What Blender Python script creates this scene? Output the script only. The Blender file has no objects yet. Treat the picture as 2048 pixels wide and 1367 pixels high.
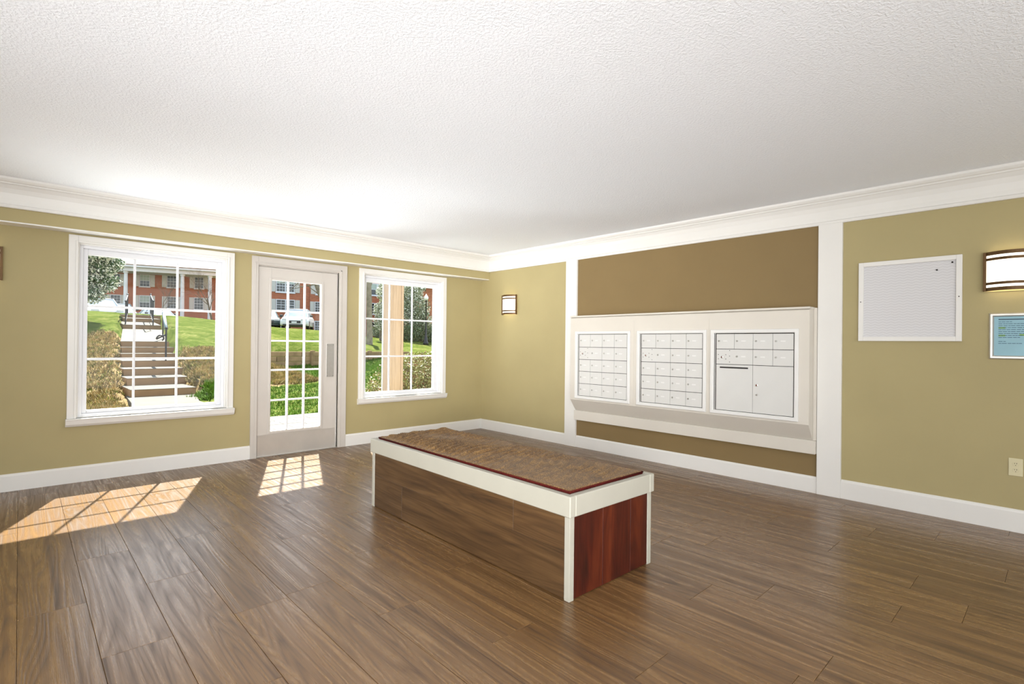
import bpy, bmesh, math, random
import numpy as np
from mathutils import Vector, Matrix, noise as mnoise
random.seed(7)
PI = math.pi
SC = bpy.context.scene
COL = SC.collection

# ------------------------------------------------------------------ camera
FPX, YAW, PITCH, ROLL = 1044.88, 0.7567, 0.0034, 0.0108
CAM = Vector((-4.9417, -5.8847, 1.2403))
FW = Vector((math.sin(YAW) * math.cos(PITCH), math.cos(YAW) * math.cos(PITCH), math.sin(PITCH)))
_r = FW.cross(Vector((0, 0, 1))).normalized(); _u = _r.cross(FW)
RT = _r * math.cos(ROLL) + _u * math.sin(ROLL)
UP = -_r * math.sin(ROLL) + _u * math.cos(ROLL)
cd = bpy.data.cameras.new('camera'); cam = bpy.data.objects.new('camera', cd); COL.objects.link(cam)
cd.sensor_width = 36; cd.lens = FPX / 2048 * 36; cd.clip_start = 0.05; cd.clip_end = 500
M = Matrix((RT, UP, -FW)).transposed().to_4x4(); M.translation = CAM
cam.matrix_world = M
SC.camera = cam

def ray(px, py): return FW + RT * ((px - 1024) / FPX) - UP * ((py - 683.5) / FPX)
def at(px, py, w): return CAM + ray(px, py) * w        # surveyed point: sight line and distance

# ------------------------------------------------------------------ light
SC.view_settings.view_transform = 'Standard'; SC.view_settings.look = 'None'
SC.view_settings.gamma = 1; SC.view_settings.use_curve_mapping = False
SC.view_settings.exposure = 0.14
wd = bpy.data.worlds.new('sky'); SC.world = wd; wd.use_nodes = True
nt = wd.node_tree; nt.nodes.clear()
o = nt.nodes.new('ShaderNodeOutputWorld'); bg = nt.nodes.new('ShaderNodeBackground')
tc = nt.nodes.new('ShaderNodeTexCoord'); sx = nt.nodes.new('ShaderNodeSeparateXYZ'); cr = nt.nodes.new('ShaderNodeValToRGB')
nt.links.new(tc.outputs['Generated'], sx.inputs[0]); nt.links.new(sx.outputs['Z'], cr.inputs[0])
cr.color_ramp.elements[0].position = 0.0; cr.color_ramp.elements[0].color = (1, 1, 1, 1)
cr.color_ramp.elements[1].position = 0.7; cr.color_ramp.elements[1].color = (0.62, 0.78, 1, 1)
nt.links.new(cr.outputs[0], bg.inputs[0]); nt.links.new(bg.outputs[0], o.inputs[0])
SKY = 2.1
bg.inputs[1].default_value = SKY
sd = bpy.data.lights.new('sun', 'SUN'); sun = bpy.data.objects.new('sun', sd); COL.objects.link(sun)
sd.energy = 28.0; sd.angle = math.radians(0.6); sd.color = (1, 0.93, 0.82)
sun.rotation_euler = Vector((-0.612, -1.55, -1.9)).to_track_quat('-Z', 'Y').to_euler()
sun.location = (3, 10, 12)
def area(name, loc, target, sx_, sy_, power, col, spread=180):
    l = bpy.data.lights.new(name, 'AREA'); l.shape = 'RECTANGLE'; l.size = sx_; l.size_y = sy_; l.energy = power; l.color = col; l.spread = math.radians(spread)
    ob = bpy.data.objects.new(name, l); COL.objects.link(ob); ob.location = loc
    ob.rotation_euler = (Vector(target) - Vector(loc)).to_track_quat('-Z', 'Y').to_euler()
    return ob
area('rear_fill', (-3.8, -8.1, 1.3), (-3.8, 0, 1.3), 6.0, 2.2, 84, (.95, .975, 1))  # added fill panel behind the camera, no window is modelled there
area('side_fill', (-7.2, -4.5, 1.3), (0, -4.5, 1.3), 5.0, 2.2, 50, (.96, .98, 1))  # added fill along the left wall, out of view
area('rear_ceiling_fill', (-5.7, -7.3, .8), (-2.0, -1.5, 2.5), 3, 1.2, 75, (.92, .96, 1))  # added fill behind the camera, aimed up at the ceiling
area('corner_fill', (-6.9, -7.2, 1.5), (-.2, -.3, 1.7), 1.6, 1.4, 52, (1, .99, .97), 56)  # added narrow fill from the rear left, brightens the far corner
area('side_ceiling_fill', (-6.9, -4.6, .3), (-1.2, -1.3, 2.5), 1.6, 1.0, 20, (.94, .97, 1), 85)  # added low fill from the left to lift the ceiling
area('corner_ceiling_fill', (-6.4, -1.5, 1.0), (-.9, -.9, 2.55), 1.2, 1.0, 9, (1, .99, .97), 56)  # added weak fill aimed at the ceiling corner, left of the view
area('porch_up_fill', (-3.3, .62, .02), (-2.4, -1.8, 2.5), 2.4, .6, 190, (.95, .98, 1), 110)  # added lamp hidden below the sills, imitates daylight bounced off the porch
for nm, xc, zc, w_, h_ in (('window_portal', -3.99, 1.3, 1.03, 1.38), ('door_portal', -2.685, 1.08, .56, 1.64), ('window_portal', -1.31, 1.3, 1.02, 1.37)):
    p = area(nm, (xc, 0.16, zc), (xc, -5, zc), w_, h_, 1, (1, 1, 1)); p.data.cycles.is_portal = True

# ------------------------------------------------------------------ node helpers
class NT:
    def __init__(s, name):
        s.m = bpy.data.materials.new(name); s.m.use_nodes = True; s.t = s.m.node_tree
        s.b = s.t.nodes['Principled BSDF']; s.out = s.t.nodes['Material Output']
    def n(s, ty, **kw):
        nd = s.t.nodes.new('ShaderNode' + ty)
        for k, v in kw.items(): setattr(nd, k, v)
        return nd
    def l(s, a, b): s.t.links.new(a, b)
    def coord(s, which='Object', scale=(1, 1, 1), rnd=False):
        c = s.n('TexCoord'); mp = s.n('Mapping'); mp.inputs['Scale'].default_value = scale
        src = c.outputs[which]
        if rnd:
            oi = s.n('ObjectInfo'); mu = s.n('VectorMath', operation='MULTIPLY_ADD')
            cmb = s.n('CombineXYZ')
            for k in range(3): s.l(oi.outputs['Random'], cmb.inputs[k])
            s.l(cmb.outputs[0], mu.inputs[0]); mu.inputs[1].default_value = (37.1, 91.7, 53.3); s.l(src, mu.inputs[2]); src = mu.outputs[0]
        s.l(src, mp.inputs[0]); return mp.outputs[0]
    def noise(s, vec, scale, detail=3, rough=0.5, dist=0.0):
        nd = s.n('TexNoise'); s.l(vec, nd.inputs['Vector']); nd.inputs['Scale'].default_value = scale
        nd.inputs['Detail'].default_value = detail; nd.inputs['Roughness'].default_value = rough; nd.inputs['Distortion'].default_value = dist
        return nd.outputs['Fac']
    def ramp(s, fac, stops, interp='LINEAR'):
        r = s.n('ValToRGB'); s.l(fac, r.inputs[0]); cr = r.color_ramp; cr.interpolation = interp
        while len(cr.elements) < len(stops): cr.elements.new(0.5)
        for e, (p, c) in zip(cr.elements, stops):
            e.position = p; e.color = tuple(c) + ((1,) if len(c) == 3 else ())
        return r.outputs[0]
    def math(s, op, a, b=None, c=None):
        nd = s.n('Math', operation=op)
        for k, v in enumerate((a, b, c)):
            if v is None: continue
            if isinstance(v, (int, float)): nd.inputs[k].default_value = v
            else: s.l(v, nd.inputs[k])
        return nd.outputs[0]
    def mix(s, fac, a, b, mode='MIX'):
        nd = s.n('Mix', data_type='RGBA', blend_type=mode)
        for k, v in ((0, fac), (6, a), (7, b)):
            if isinstance(v, (int, float)): nd.inputs[k].default_value = v
            elif isinstance(v, (tuple, list)): nd.inputs[k].default_value = tuple(v) + ((1,) if len(v) == 3 else ())
            else: s.l(v, nd.inputs[k])
        return nd.outputs[2]
    def bump(s, h, strength, dist=0.01):
        nd = s.n('Bump'); nd.inputs['Strength'].default_value = strength; nd.inputs['Distance'].default_value = dist
        s.l(h, nd.inputs['Height']); s.l(nd.outputs[0], s.b.inputs['Normal']); return nd
    def col(s, c):
        if isinstance(c, (tuple, list)): s.b.inputs['Base Color'].default_value = tuple(c) + ((1,) if len(c) == 3 else ())
        else: s.l(c, s.b.inputs['Base Color'])
    def rough(s, r):
        if isinstance(r, (int, float)): s.b.inputs['Roughness'].default_value = r
        else: s.l(r, s.b.inputs['Roughness'])

def srgb(r, g, b):
    f = lambda v: (v / 255 / 12.92) if v / 255 <= 0.04045 else ((v / 255 + 0.055) / 1.055) ** 2.4
    return (f(r), f(g), f(b))

def flat(name, c, rough=0.6, var=0.06, nscale=8, bump=0.0, bscale=80, metal=0.0, coord='Object'):
    t = NT(name); t.b.inputs['Specular IOR Level'].default_value = .08 if rough >= .8 else .5; v = t.coord(coord)
    f = t.noise(v, nscale, 4)
    t.col(t.ramp(f, [(0.3, [k * (1 - var) for k in c]), (0.7, [min(1, k * (1 + var)) for k in c])]))
    t.rough(rough); t.b.inputs['Metallic'].default_value = metal
    if bump: t.bump(t.noise(v, bscale, 3), bump, 0.004)
    return t.m

def wood(name, cols, stretch=(6.5, 0.36, 6.5), fine=(190, 5, 190), rough=(0.28, 0.5), bump=0.35, rnd=True, ringn=24, blot=(30.0, .55, 30.0), wt=(.16, .24, .62)):
    t = NT(name)
    v = t.coord('Object', stretch, rnd); v2 = t.coord('Object', fine, rnd); v3 = t.coord('Object', blot, rnd)
    n1 = t.noise(v, 1.0, 1.5, 0.5, 0.15)
    ring = t.math('FRACT', t.math('MULTIPLY', n1, ringn))
    tri = t.math('POWER', t.math('ABSOLUTE', t.math('SUBTRACT', t.math('MULTIPLY', ring, 2.0), 1.0)), .6)
    fn = t.noise(v2, 1.0, 2, 0.6)
    bn = t.noise(v3, 1.0, 3, 0.5, 0.6)
    g = t.math('ADD', t.math('ADD', t.math('MULTIPLY', tri, wt[0]), t.math('MULTIPLY', fn, wt[1])), t.math('MULTIPLY', bn, wt[2]))
    base = t.ramp(g, [(0.33, cols[0]), (0.51, cols[1]), (0.70, cols[2])])
    if rnd:
        oi = t.n('ObjectInfo')
        k = t.math('MULTIPLY_ADD', oi.outputs['Random'], 0.16, 0.92)
        hs = t.n('HueSaturation'); t.l(k, hs.inputs['Value']); t.l(base, hs.inputs['Color']); base = hs.outputs[0]
    t.col(base)
    mr = t.n('MapRange'); t.l(g, mr.inputs[0]); mr.inputs[1].default_value = .35; mr.inputs[2].default_value = .65
    mr.inputs[3].default_value = rough[1]; mr.inputs[4].default_value = rough[0]; t.rough(mr.outputs[0])
    h = t.math('ADD', t.math('MULTIPLY', tri, 0.5), t.math('MULTIPLY', fn, 0.6))
    t.bump(h, bump, 0.0018)
    return t.m

MAT = {}
WHITE = srgb(238, 236, 232)
def paint(name, c, bscale=220, bump=0.15, rough=0.7):
    t = NT(name); v = t.coord('Object'); f = t.noise(v, 2.2, 4)
    t.col(t.ramp(f, [(0.3, [k * .97 for k in c]), (0.7, [k * 1.03 for k in c])])); t.rough(rough)
    t.bump(t.noise(v, bscale, 3), bump, 0.0015); return t.m
MAT['wall'] = paint('olive_wall_paint', srgb(168, 155, 112))
MAT['panel'] = paint('brown_panel_paint', srgb(126, 105, 67))
MAT['white'] = flat('white_trim_paint', srgb(224, 222, 218), 0.38, 0.015, 3, 0.03, 60)
MAT['cabinet'] = flat('cream_cabinet_paint', srgb(208, 202, 192), 0.42, 0.02, 3, 0.03, 60)
MAT['door'] = flat('door_paint', srgb(196, 190, 183), 0.35, 0.03, 4, 0.04, 90)
MAT['kick'] = flat('kick_plate_steel', srgb(196, 191, 184), 0.3, 0.05, 5, 0, 0, 0.35)
MAT['vinyl'] = flat('window_vinyl', srgb(226, 227, 231), 0.3, 0.01, 3)
def ceiling_mat():
    t = NT('popcorn_ceiling'); v = t.coord('Object')
    t.col(srgb(238, 241, 246)); t.rough(0.9)
    a = t.noise(v, 75, 3, 0.6); vo = t.n('TexVoronoi'); t.l(v, vo.inputs['Vector']); vo.inputs['Scale'].default_value = 85
    h = t.math('ADD', t.ramp(a, [(0.45, (0, 0, 0)), (0.62, (1, 1, 1))]), t.math('MULTIPLY', vo.outputs['Distance'], -0.6))
    t.bump(h, 0.35, 0.005); return t.m
MAT['ceiling'] = ceiling_mat()
MAT['plank'] = wood('floor_plank_wood', [srgb(76, 52, 28), srgb(108, 78, 45), srgb(136, 104, 66)], rough=(.24, .42))
MAT['plank'].node_tree.nodes['Principled BSDF'].inputs['Specular IOR Level'].default_value = .75
MAT['bench_wood'] = wood('bench_plank_wood', [srgb(50, 34, 20), srgb(76, 54, 32), srgb(100, 75, 48)], stretch=(5.2, 0.42, 5.2), rough=(.35, .5), bump=.12, blot=(14, 1.1, 14), wt=(.10, .24, .68))
MAT['red_wood'] = wood('reddish_end_wood', [srgb(38, 10, 6), srgb(70, 23, 13), srgb(98, 42, 23)], stretch=(5.2, 5.2, .5), fine=(150, 150, 6), rough=(.3, .42), bump=.1, blot=(9, 9, 1.1), wt=(.10, .22, .70))
MAT['gap'] = flat('dark_gap', (0.02, 0.016, 0.012), 0.9)
MAT['subfloor'] = flat('dark_subfloor', srgb(70, 52, 36), 0.9)  # dark brown slab under the planks
MAT['bench_white'] = flat('bench_frame_paint', srgb(168, 165, 153), 0.45, 0.03, 5, 0.05, 60)
def glass_mat(name='window_glass', tint=(0.97, 0.985, 0.98)):
    t = NT(name); t.t.nodes.remove(t.b)
    tr = t.n('BsdfTransparent'); tr.inputs[0].default_value = tint + (1,)
    gl = t.n('BsdfGlossy'); gl.inputs['Roughness'].default_value = 0.03
    lw = t.n('Fresnel'); lw.inputs[0].default_value = 1.45
    nz = t.noise(t.coord('Object'), 3, 2); k = t.math('MULTIPLY', lw.outputs[0], t.math('MULTIPLY_ADD', nz, 0.06, 0.42))
    mx = t.n('MixShader'); t.l(k, mx.inputs[0]); t.l(tr.outputs[0], mx.inputs[1]); t.l(gl.outputs[0], mx.inputs[2]); t.l(mx.outputs[0], t.out.inputs[0])
    return t.m
MAT['glass'] = glass_mat()
MAT['bronze'] = flat('aged_bronze', srgb(92, 66, 34), 0.4, 0.1, 10, 0, 0, 0.5)
MAT['brass_edge'] = flat('pale_brass_edge', srgb(214, 196, 140), 0.35, 0.05, 10, 0, 0, 0.5)
MAT['silver'] = flat('brushed_silver', srgb(205, 203, 200), 0.28, 0.04, 30, 0, 0, 0.8)
MAT['dark'] = flat('dark_hole', (0.015, 0.012, 0.01), 0.6)
MAT['mail'] = flat('mailbox_enamel', srgb(207, 206, 203), 0.32, 0.015, 6)
MAT['mail_frame'] = flat('mailbox_frame_enamel', srgb(222, 221, 219), 0.3, 0.01, 6)
MAT['keyhole_red'] = flat('lock_core', srgb(120, 62, 44), 0.4, 0.1, 30)
MAT['outlet'] = flat('ivory_plastic', srgb(205, 196, 160), 0.35, 0.02, 8)
def lamp_mat():
    t = NT('lit_lamp_glass'); v = t.coord('Object'); f = t.noise(v, 3, 2)
    t.col((.9, .88, .8)); t.rough(.4)
    t.b.inputs['Emission Strength'].default_value = 1.7
    t.l(t.ramp(f, [(0.2, (1, .86, .62)), (0.8, (1, .93, .78))]), t.b.inputs['Emission Color']); return t.m
MAT['lamp'] = lamp_mat()
def cushion_mat():
    t = NT('brown_plush_fabric'); v = t.coord('Object')
    a = t.noise(v, 130, 4, 0.7); b = t.noise(v, 14, 3); c = t.noise(t.coord('Object', (1, .35, 1)), 260, 2)
    g = t.math('ADD', t.math('MULTIPLY', a, .6), t.math('ADD', t.math('MULTIPLY', b, .18), t.math('MULTIPLY', c, .25)))
    t.col(t.ramp(g, [(0.42, srgb(58, 38, 16)), (0.53, srgb(116, 83, 42)), (0.64, srgb(164, 130, 76))])); t.rough(0.85)
    t.b.inputs['Sheen Weight'].default_value = 0.10; t.b.inputs['Sheen Roughness'].default_value = .45
    t.b.inputs['Sheen Tint'].default_value = (1, .94, .85, 1)
    t.bump(g, 0.55, 0.006); return t.m
MAT['cushion'] = cushion_mat()
MAT['maroon'] = flat('maroon_fabric_band', srgb(72, 22, 18), 0.8, 0.45, 90, 0.4, 300)
def board_mat():
    t = NT('wavy_paper'); v = t.coord('Object'); s = t.n('SeparateXYZ'); t.l(v, s.inputs[0])
    tri = t.math('PINGPONG', s.outputs['Y'], 0.026)
    z = t.math('ADD', s.outputs['Z'], t.math('MULTIPLY', tri, 0.35))
    z = t.math('ADD', z, t.math('MULTIPLY', t.noise(v, 6, 2), 0.006))
    w = t.math('PINGPONG', z, 0.010)
    t.col(t.ramp(t.math('MULTIPLY', w, 100), [(0.0, srgb(190, 188, 190)), (0.2, srgb(206, 205, 207)), (0.9, srgb(211, 210, 212))])); t.rough(.6)
    return t.m
MAT['wavy'] = board_mat()
MAT['blue_paper'] = flat('blue_notice_paper', srgb(136, 178, 192), 0.35, 0.05, 7)
MAT['ink'] = flat('printed_ink', srgb(60, 90, 110), 0.6)
MAT['ink_dark'] = flat('printed_ink_bold', srgb(30, 52, 76), 0.6)
MAT['highlight'] = flat('highlighter', srgb(120, 165, 40), 0.6)

# outdoor materials: sunlit grounds are kept at plausible reflectances
def ground_mat():
    t = NT('lawn_and_straw'); v = t.coord('Object')
    at_ = t.n('Attribute', attribute_name='zone'); 
    a = t.noise(v, 9, 5, .7); b = t.noise(v, .5, 3); c = t.noise(v, 42, 3, .7)
    b = t.math('ADD', t.math('MULTIPLY', b, .4), t.math('MULTIPLY', t.noise(v, 2.4, 4, .65), .6))
    g = t.math('ADD', t.math('MULTIPLY', a, .35), t.math('ADD', t.math('MULTIPLY', b, .42), t.math('MULTIPLY', c, .23)))
    grass = t.ramp(g, [(0.40, (.026, .042, .008)), (0.5, (.054, .074, .015)), (0.58, (.125, .125, .045))])
    straw = t.ramp(g, [(0.38, (.05, .035, .02)), (0.47, (.14, .10, .055)), (0.56, (.21, .16, .08)), (0.64, (.12, .13, .04))])
    f = t.math('ADD', at_.outputs['Fac'], t.math('MULTIPLY', t.math('SUBTRACT', a, .5), 1.2))
    f = t.ramp(f, [(0.42, (0, 0, 0)), (0.58, (1, 1, 1))])
    t.col(t.mix(f, grass, straw)); t.rough(.95); t.b.inputs['Specular IOR Level'].default_value = 0; t.bump(g, .6, .06); return t.m
MAT['ground'] = ground_mat()
MAT['grass_blade'] = flat('spring_grass', (.085, .16, .016), .8, .45, 6, coord='Object')
MAT['straw_tuft'] = flat('dry_groundcover', (.27, .20, .09), .9, .6, 5)
MAT['green_tuft'] = flat('green_groundcover', (.14, .15, .035), .9, .5, 5)
MAT['asphalt'] = flat('asphalt', (.06, .06, .065), .9, .1, 6, .2, 60)
MAT['concrete'] = flat('pale_concrete', (.105, .098, .085), .85, .1, 2.5, .2, 60)
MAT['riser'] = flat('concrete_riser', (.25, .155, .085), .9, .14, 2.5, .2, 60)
MAT['paver'] = flat('porch_paver', (.125, .12, .115), .85, .07, 3, .2, 60)  # grey paving in one even base colour
def brick_mat():
    t = NT('red_brick'); v = t.coord('Object')
    br = t.n('TexBrick'); 
    mp = t.n('Mapping'); t.l(v, mp.inputs[0]); mp.inputs['Rotation'].default_value = (PI / 2, 0, 0)
    t.l(mp.outputs[0], br.inputs['Vector']); br.inputs['Scale'].default_value = 1
    br.inputs['Brick Width'].default_value = .22; br.inputs['Row Height'].default_value = .075; br.inputs['Mortar Size'].default_value = .008
    br.inputs['Color1'].default_value = (.28, .07, .032, 1); br.inputs['Color2'].default_value = (.43, .125, .056, 1); br.inputs['Mortar'].default_value = (.28, .2, .15, 1)
    n = t.noise(v, 1.1, 3)
    t.col(t.mix(t.math('MULTIPLY', n, .35), br.outputs['Color'], (.34, .15, .09))); t.rough(.9); t.b.inputs['Specular IOR Level'].default_value = .05; return t.m
MAT['brick'] = brick_mat()
MAT['house_white'] = flat('house_white_paint', (.55, .57, .60), .6, .04, 1)
MAT['shutter'] = flat('shutter_paint', (.46, .46, .43), .6, .05, 1)
MAT['pane_dark'] = flat('house_window_glass', (.035, .045, .05), .12, .5, .8)
MAT['blind'] = flat('window_blind', (.30, .36, .31), .6, .06, 2)
def roof_mat():
    t = NT('pale_shingle_roof'); v = t.coord('Object', (1, 1, 1))
    br = t.n('TexBrick'); t.l(v, br.inputs['Vector']); br.inputs['Scale'].default_value = 1
    br.inputs['Brick Width'].default_value = .6; br.inputs['Row Height'].default_value = .28; br.inputs['Mortar Size'].default_value = .012
    br.inputs['Color1'].default_value = (.20, .23, .28, 1); br.inputs['Color2'].default_value = (.25, .28, .33, 1); br.inputs['Mortar'].default_value = (.13, .15, .18, 1)
    t.col(br.outputs['Color']); t.rough(.85); t.b.inputs['Specular IOR Level'].default_value = .1; return t.m
MAT['roof'] = roof_mat()
MAT['timber'] = flat('landscape_timber', (.25, .165, .095), .9, .25, 3, .3, 40)
MAT['timber_top'] = MAT['timber']
MAT['bark'] = flat('grey_bark', (.15, .125, .09), .95, .3, 8, .5, 30)
MAT['bark_pale'] = flat('pale_bark', (.22, .19, .14), .95, .25, 6, .5, 30)
MAT['twig'] = flat('brown_twig', (.13, .095, .07), .95, .2, 8)
MAT['leaf_dark'] = flat('dark_leaf', (.05, .10, .03), .6, .5, 3)
MAT['leaf_grey'] = flat('grey_green_leaf', (.15, .18, .10), .7, .5, 3)
MAT['blossom'] = flat('white_blossom', (.72, .72, .62), .8, .12, 5)
MAT['leaf_hedge'] = flat('hedge_leaf_olive', (.17, .17, .05), .55, .5, 6)
MAT['leaf_hedge_red'] = flat('hedge_leaf_bronze', (.17, .085, .035), .55, .4, 6)
MAT['leaf_hedge_light'] = flat('hedge_leaf_yellow', (.36, .36, .16), .5, .3, 6)
MAT['iron'] = flat('black_iron', (.02, .02, .025), .4, .1, 10, 0, 0, .4)
MAT['rail_sunlit'] = flat('sunlit_rail_tone', (.11, .16, .18), .4, .1, 6)  # pale tone puts sunlight on the rail top into the colour
def column_mat():
    t = NT('peach_column_paint'); t.col(srgb(226, 200, 176)); v = t.coord('Object', (1, 1, .03)); t.rough(.6)
    f = t.noise(v, 90, 2); t.col(t.ramp(f, [(.35, srgb(150, 131, 116)), (.65, srgb(166, 147, 131))])); t.bump(f, .2, .004); return t.m
MAT['column'] = column_mat()
MAT['car_white'] = flat('white_car_paint', (.55, .56, .58), .25, .02, 1)
MAT['car_blue'] = flat('pale_blue_car_paint', (.36, .44, .52), .25, .02, 1)
MAT['car_dark'] = flat('dark_green_car_paint', (.03, .05, .05), .25, .02, 1)
MAT['car_glass_glare'] = flat('car_glass_glare', (.26, .30, .33), .08, .2, 1)  # base colour lightened to stand in for glare on the glass
MAT['car_black'] = flat('car_black_trim', (.02, .02, .022), .5, .1, 4)
MAT['tyre'] = flat('tyre_rubber', (.015, .015, .015), .8, .1, 4)
MAT['headlight'] = flat('headlamp_glass', (.5, .5, .52), .15, .1, 4)
MAT['tail'] = flat('tail_lamp_red', (.4, .03, .02), .3, .1, 4)
MAT['globe'] = flat('lamp_globe_white', (.75, .75, .75), .4, .02, 4)

# ------------------------------------------------------------------ mesh helpers
def link(ob, parent=None):
    COL.objects.link(ob)
    if parent is not None: ob.parent = parent
    return ob
def tag(ob, label=None, cat=None, group=None, kind=None):
    if label: ob['label'] = label
    if cat: ob['category'] = cat
    if group: ob['group'] = group
    if kind: ob['kind'] = kind
    return ob
def thing(name, label, cat, loc=(0, 0, 0), rz=0, group=None):
    ob = bpy.data.objects.new(name, None); ob.empty_display_size = .2; COL.objects.link(ob)
    ob.location = loc; ob.rotation_euler = (0, 0, rz); return tag(ob, label, cat, group)
def setting(name, loc=(0, 0, 0)):
    ob = bpy.data.objects.new(name, None); COL.objects.link(ob); ob.location = loc; ob['kind'] = 'structure'; return ob

class MB:
    def __init__(s): s.v = []; s.f = []; s.mi = []
    def add(s, vs, fs, mi=0):
        n = len(s.v); s.v += [tuple(v) for v in vs]; s.f += [tuple(i + n for i in f) for f in fs]; s.mi += [mi] * len(fs); return s
    def box(s, x0, x1, y0, y1, z0, z1, mi=0):
        x0, x1 = sorted((x0, x1)); y0, y1 = sorted((y0, y1)); z0, z1 = sorted((z0, z1))
        vs = [(x0, y0, z0), (x1, y0, z0), (x1, y1, z0), (x0, y1, z0), (x0, y0, z1), (x1, y0, z1), (x1, y1, z1), (x0, y1, z1)]
        return s.add(vs, [(0, 3, 2, 1), (4, 5, 6, 7), (0, 1, 5, 4), (1, 2, 6, 5), (2, 3, 7, 6), (3, 0, 4, 7)], mi)
    def prism(s, prof, a0, a1, axis='x', mi=0):
        # prof: closed polygon in the plane across axis; extruded from a0 to a1
        n = len(prof)
        mk = {'x': lambda p, a: (a, p[0], p[1]), 'y': lambda p, a: (p[0], a, p[1]), 'z': lambda p, a: (p[0], p[1], a)}[axis]
        vs = [mk(p, a0) for p in prof] + [mk(p, a1) for p in prof]
        fs = [(i, (i + 1) % n, n + (i + 1) % n, n + i) for i in range(n)] + [tuple(range(n))[::-1], tuple(range(n, 2 * n))]
        return s.add(vs, fs, mi)
    def tube(s, pts, radii, seg=8, mi=0, cap=True):
        pts = [Vector(p) for p in pts]; n0 = len(s.v)
        if isinstance(radii, (int, float)): radii = [radii] * len(pts)
        up = Vector((0.13, 0.31, 0.94)); vs = []
        for i, p in enumerate(pts):
            d = (pts[min(i + 1, len(pts) - 1)] - pts[max(i - 1, 0)]).normalized()
            a = d.cross(up); a = a.normalized() if a.length > 1e-4 else Vector((1, 0, 0)); b = d.cross(a)
            for k in range(seg):
                t = 2 * PI * k / seg; vs.append(p + (a * math.cos(t) + b * math.sin(t)) * radii[i])
        fs = []
        for i in range(len(pts) - 1):
            for k in range(seg):
                fs.append((i * seg + k, i * seg + (k + 1) % seg, (i + 1) * seg + (k + 1) % seg, (i + 1) * seg + k))
        if cap: fs += [tuple(range(seg))[::-1], tuple(range((len(pts) - 1) * seg, len(pts) * seg))]
        return s.add(vs, fs, mi)
    def lathe(s, prof, seg=16, c=(0, 0, 0), mi=0):
        vs = []
        for r, z in prof:
            for k in range(seg):
                t = 2 * PI * k / seg; vs.append((c[0] + r * math.cos(t), c[1] + r * math.sin(t), c[2] + z))
        fs = []
        for i in range(len(prof) - 1):
            for k in range(seg): fs.append((i * seg + k, i * seg + (k + 1) % seg, (i + 1) * seg + (k + 1) % seg, (i + 1) * seg + k))
        fs += [tuple(range(seg))[::-1], tuple(range((len(prof) - 1) * seg, len(prof) * seg))]
        return s.add(vs, fs, mi)
    def xf(s, m):
        s.v = [tuple(m @ Vector(v)) for v in s.v]; return s
    def mesh(s, name, mats, smooth=False):
        me = bpy.data.meshes.new(name); me.from_pydata(s.v, [], s.f)
        for m in (mats if isinstance(mats, (list, tuple)) else [mats]): me.materials.append(m)
        if any(s.mi): me.polygons.foreach_set('material_index', s.mi)
        if smooth: me.polygons.foreach_set('use_smooth', [True] * len(s.f))
        me.update(); return me
    def build(s, name, mats, parent=None, bevel=0.0, smooth=False, seg=1, fix=True):
        me = s.mesh(name, mats, smooth)
        if fix:
            bm = bmesh.new(); bm.from_mesh(me); bmesh.ops.recalc_face_normals(bm, faces=bm.faces); bm.to_mesh(me); bm.free()
        ob = bpy.data.objects.new(name, me); link(ob, parent)
        if bevel:
            md = ob.modifiers.new('bevel', 'BEVEL'); md.width = bevel; md.segments = seg; md.limit_method = 'ANGLE'; md.angle_limit = math.radians(40)
        return ob
def boxo(name, m, parent, *b, bevel=0.0, seg=1, label=None):
    ob = MB().box(*b).build(name, m, parent, bevel=bevel, seg=seg)
    if label: ob['label'] = label
    return ob
def copy_tree(o_, parent=None):
    c = o_.copy(); COL.objects.link(c)
    if parent is not None: c.parent = parent
    for ch in list(o_.children): copy_tree(ch, c)
    return c

# ================================================================== ROOM SHELL
XL, YR, CE = -7.3, -8.2, 2.494
# floor with individual planks
fl = MB().box(XL, 0, YR, 0.12, -.10, -.007).build('floor', MAT['subfloor']); tag(fl, kind='structure')
PIT, LEN = 0.239, 1.22
X0 = -4.935
joint = {0: -2.72, 1: -3.32, 2: -2.68, 3: -3.30, 4: -2.05, 5: -3.75, 6: -4.26, 7: -4.79, 8: -3.98, 9: -5.25, 10: -4.63, 11: -4.85, 12: -5.35, 13: -4.35, 14: -5.34, 15: -4.9, 16: -4.45, 17: -5.0, 18: -5.31, 19: -4.7}
meshes = {}
def plank_mesh(w, l):
    key = (round(w, 4), round(l, 4))
    if key not in meshes:
        g = .0006; c = .0009; a = w / 2 - g; b = l / 2 - g
        vs = [(-a, -b, -.006), (a, -b, -.006), (a, b, -.006), (-a, b, -.006), (-a, -b, -c), (a, -b, -c), (a, b, -c), (-a, b, -c),
              (-a + c, -b + c, 0), (a - c, -b + c, 0), (a - c, b - c, 0), (-a + c, b - c, 0)]
        fs = [(0, 1, 5, 4), (1, 2, 6, 5), (2, 3, 7, 6), (3, 0, 4, 7), (4, 5, 9, 8), (5, 6, 10, 9), (6, 7, 11, 10), (7, 4, 8, 11), (8, 9, 10, 11)]
        meshes[key] = MB().add(vs, fs).mesh('plank', MAT['plank'])
    return meshes[key]
npl = 0
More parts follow.
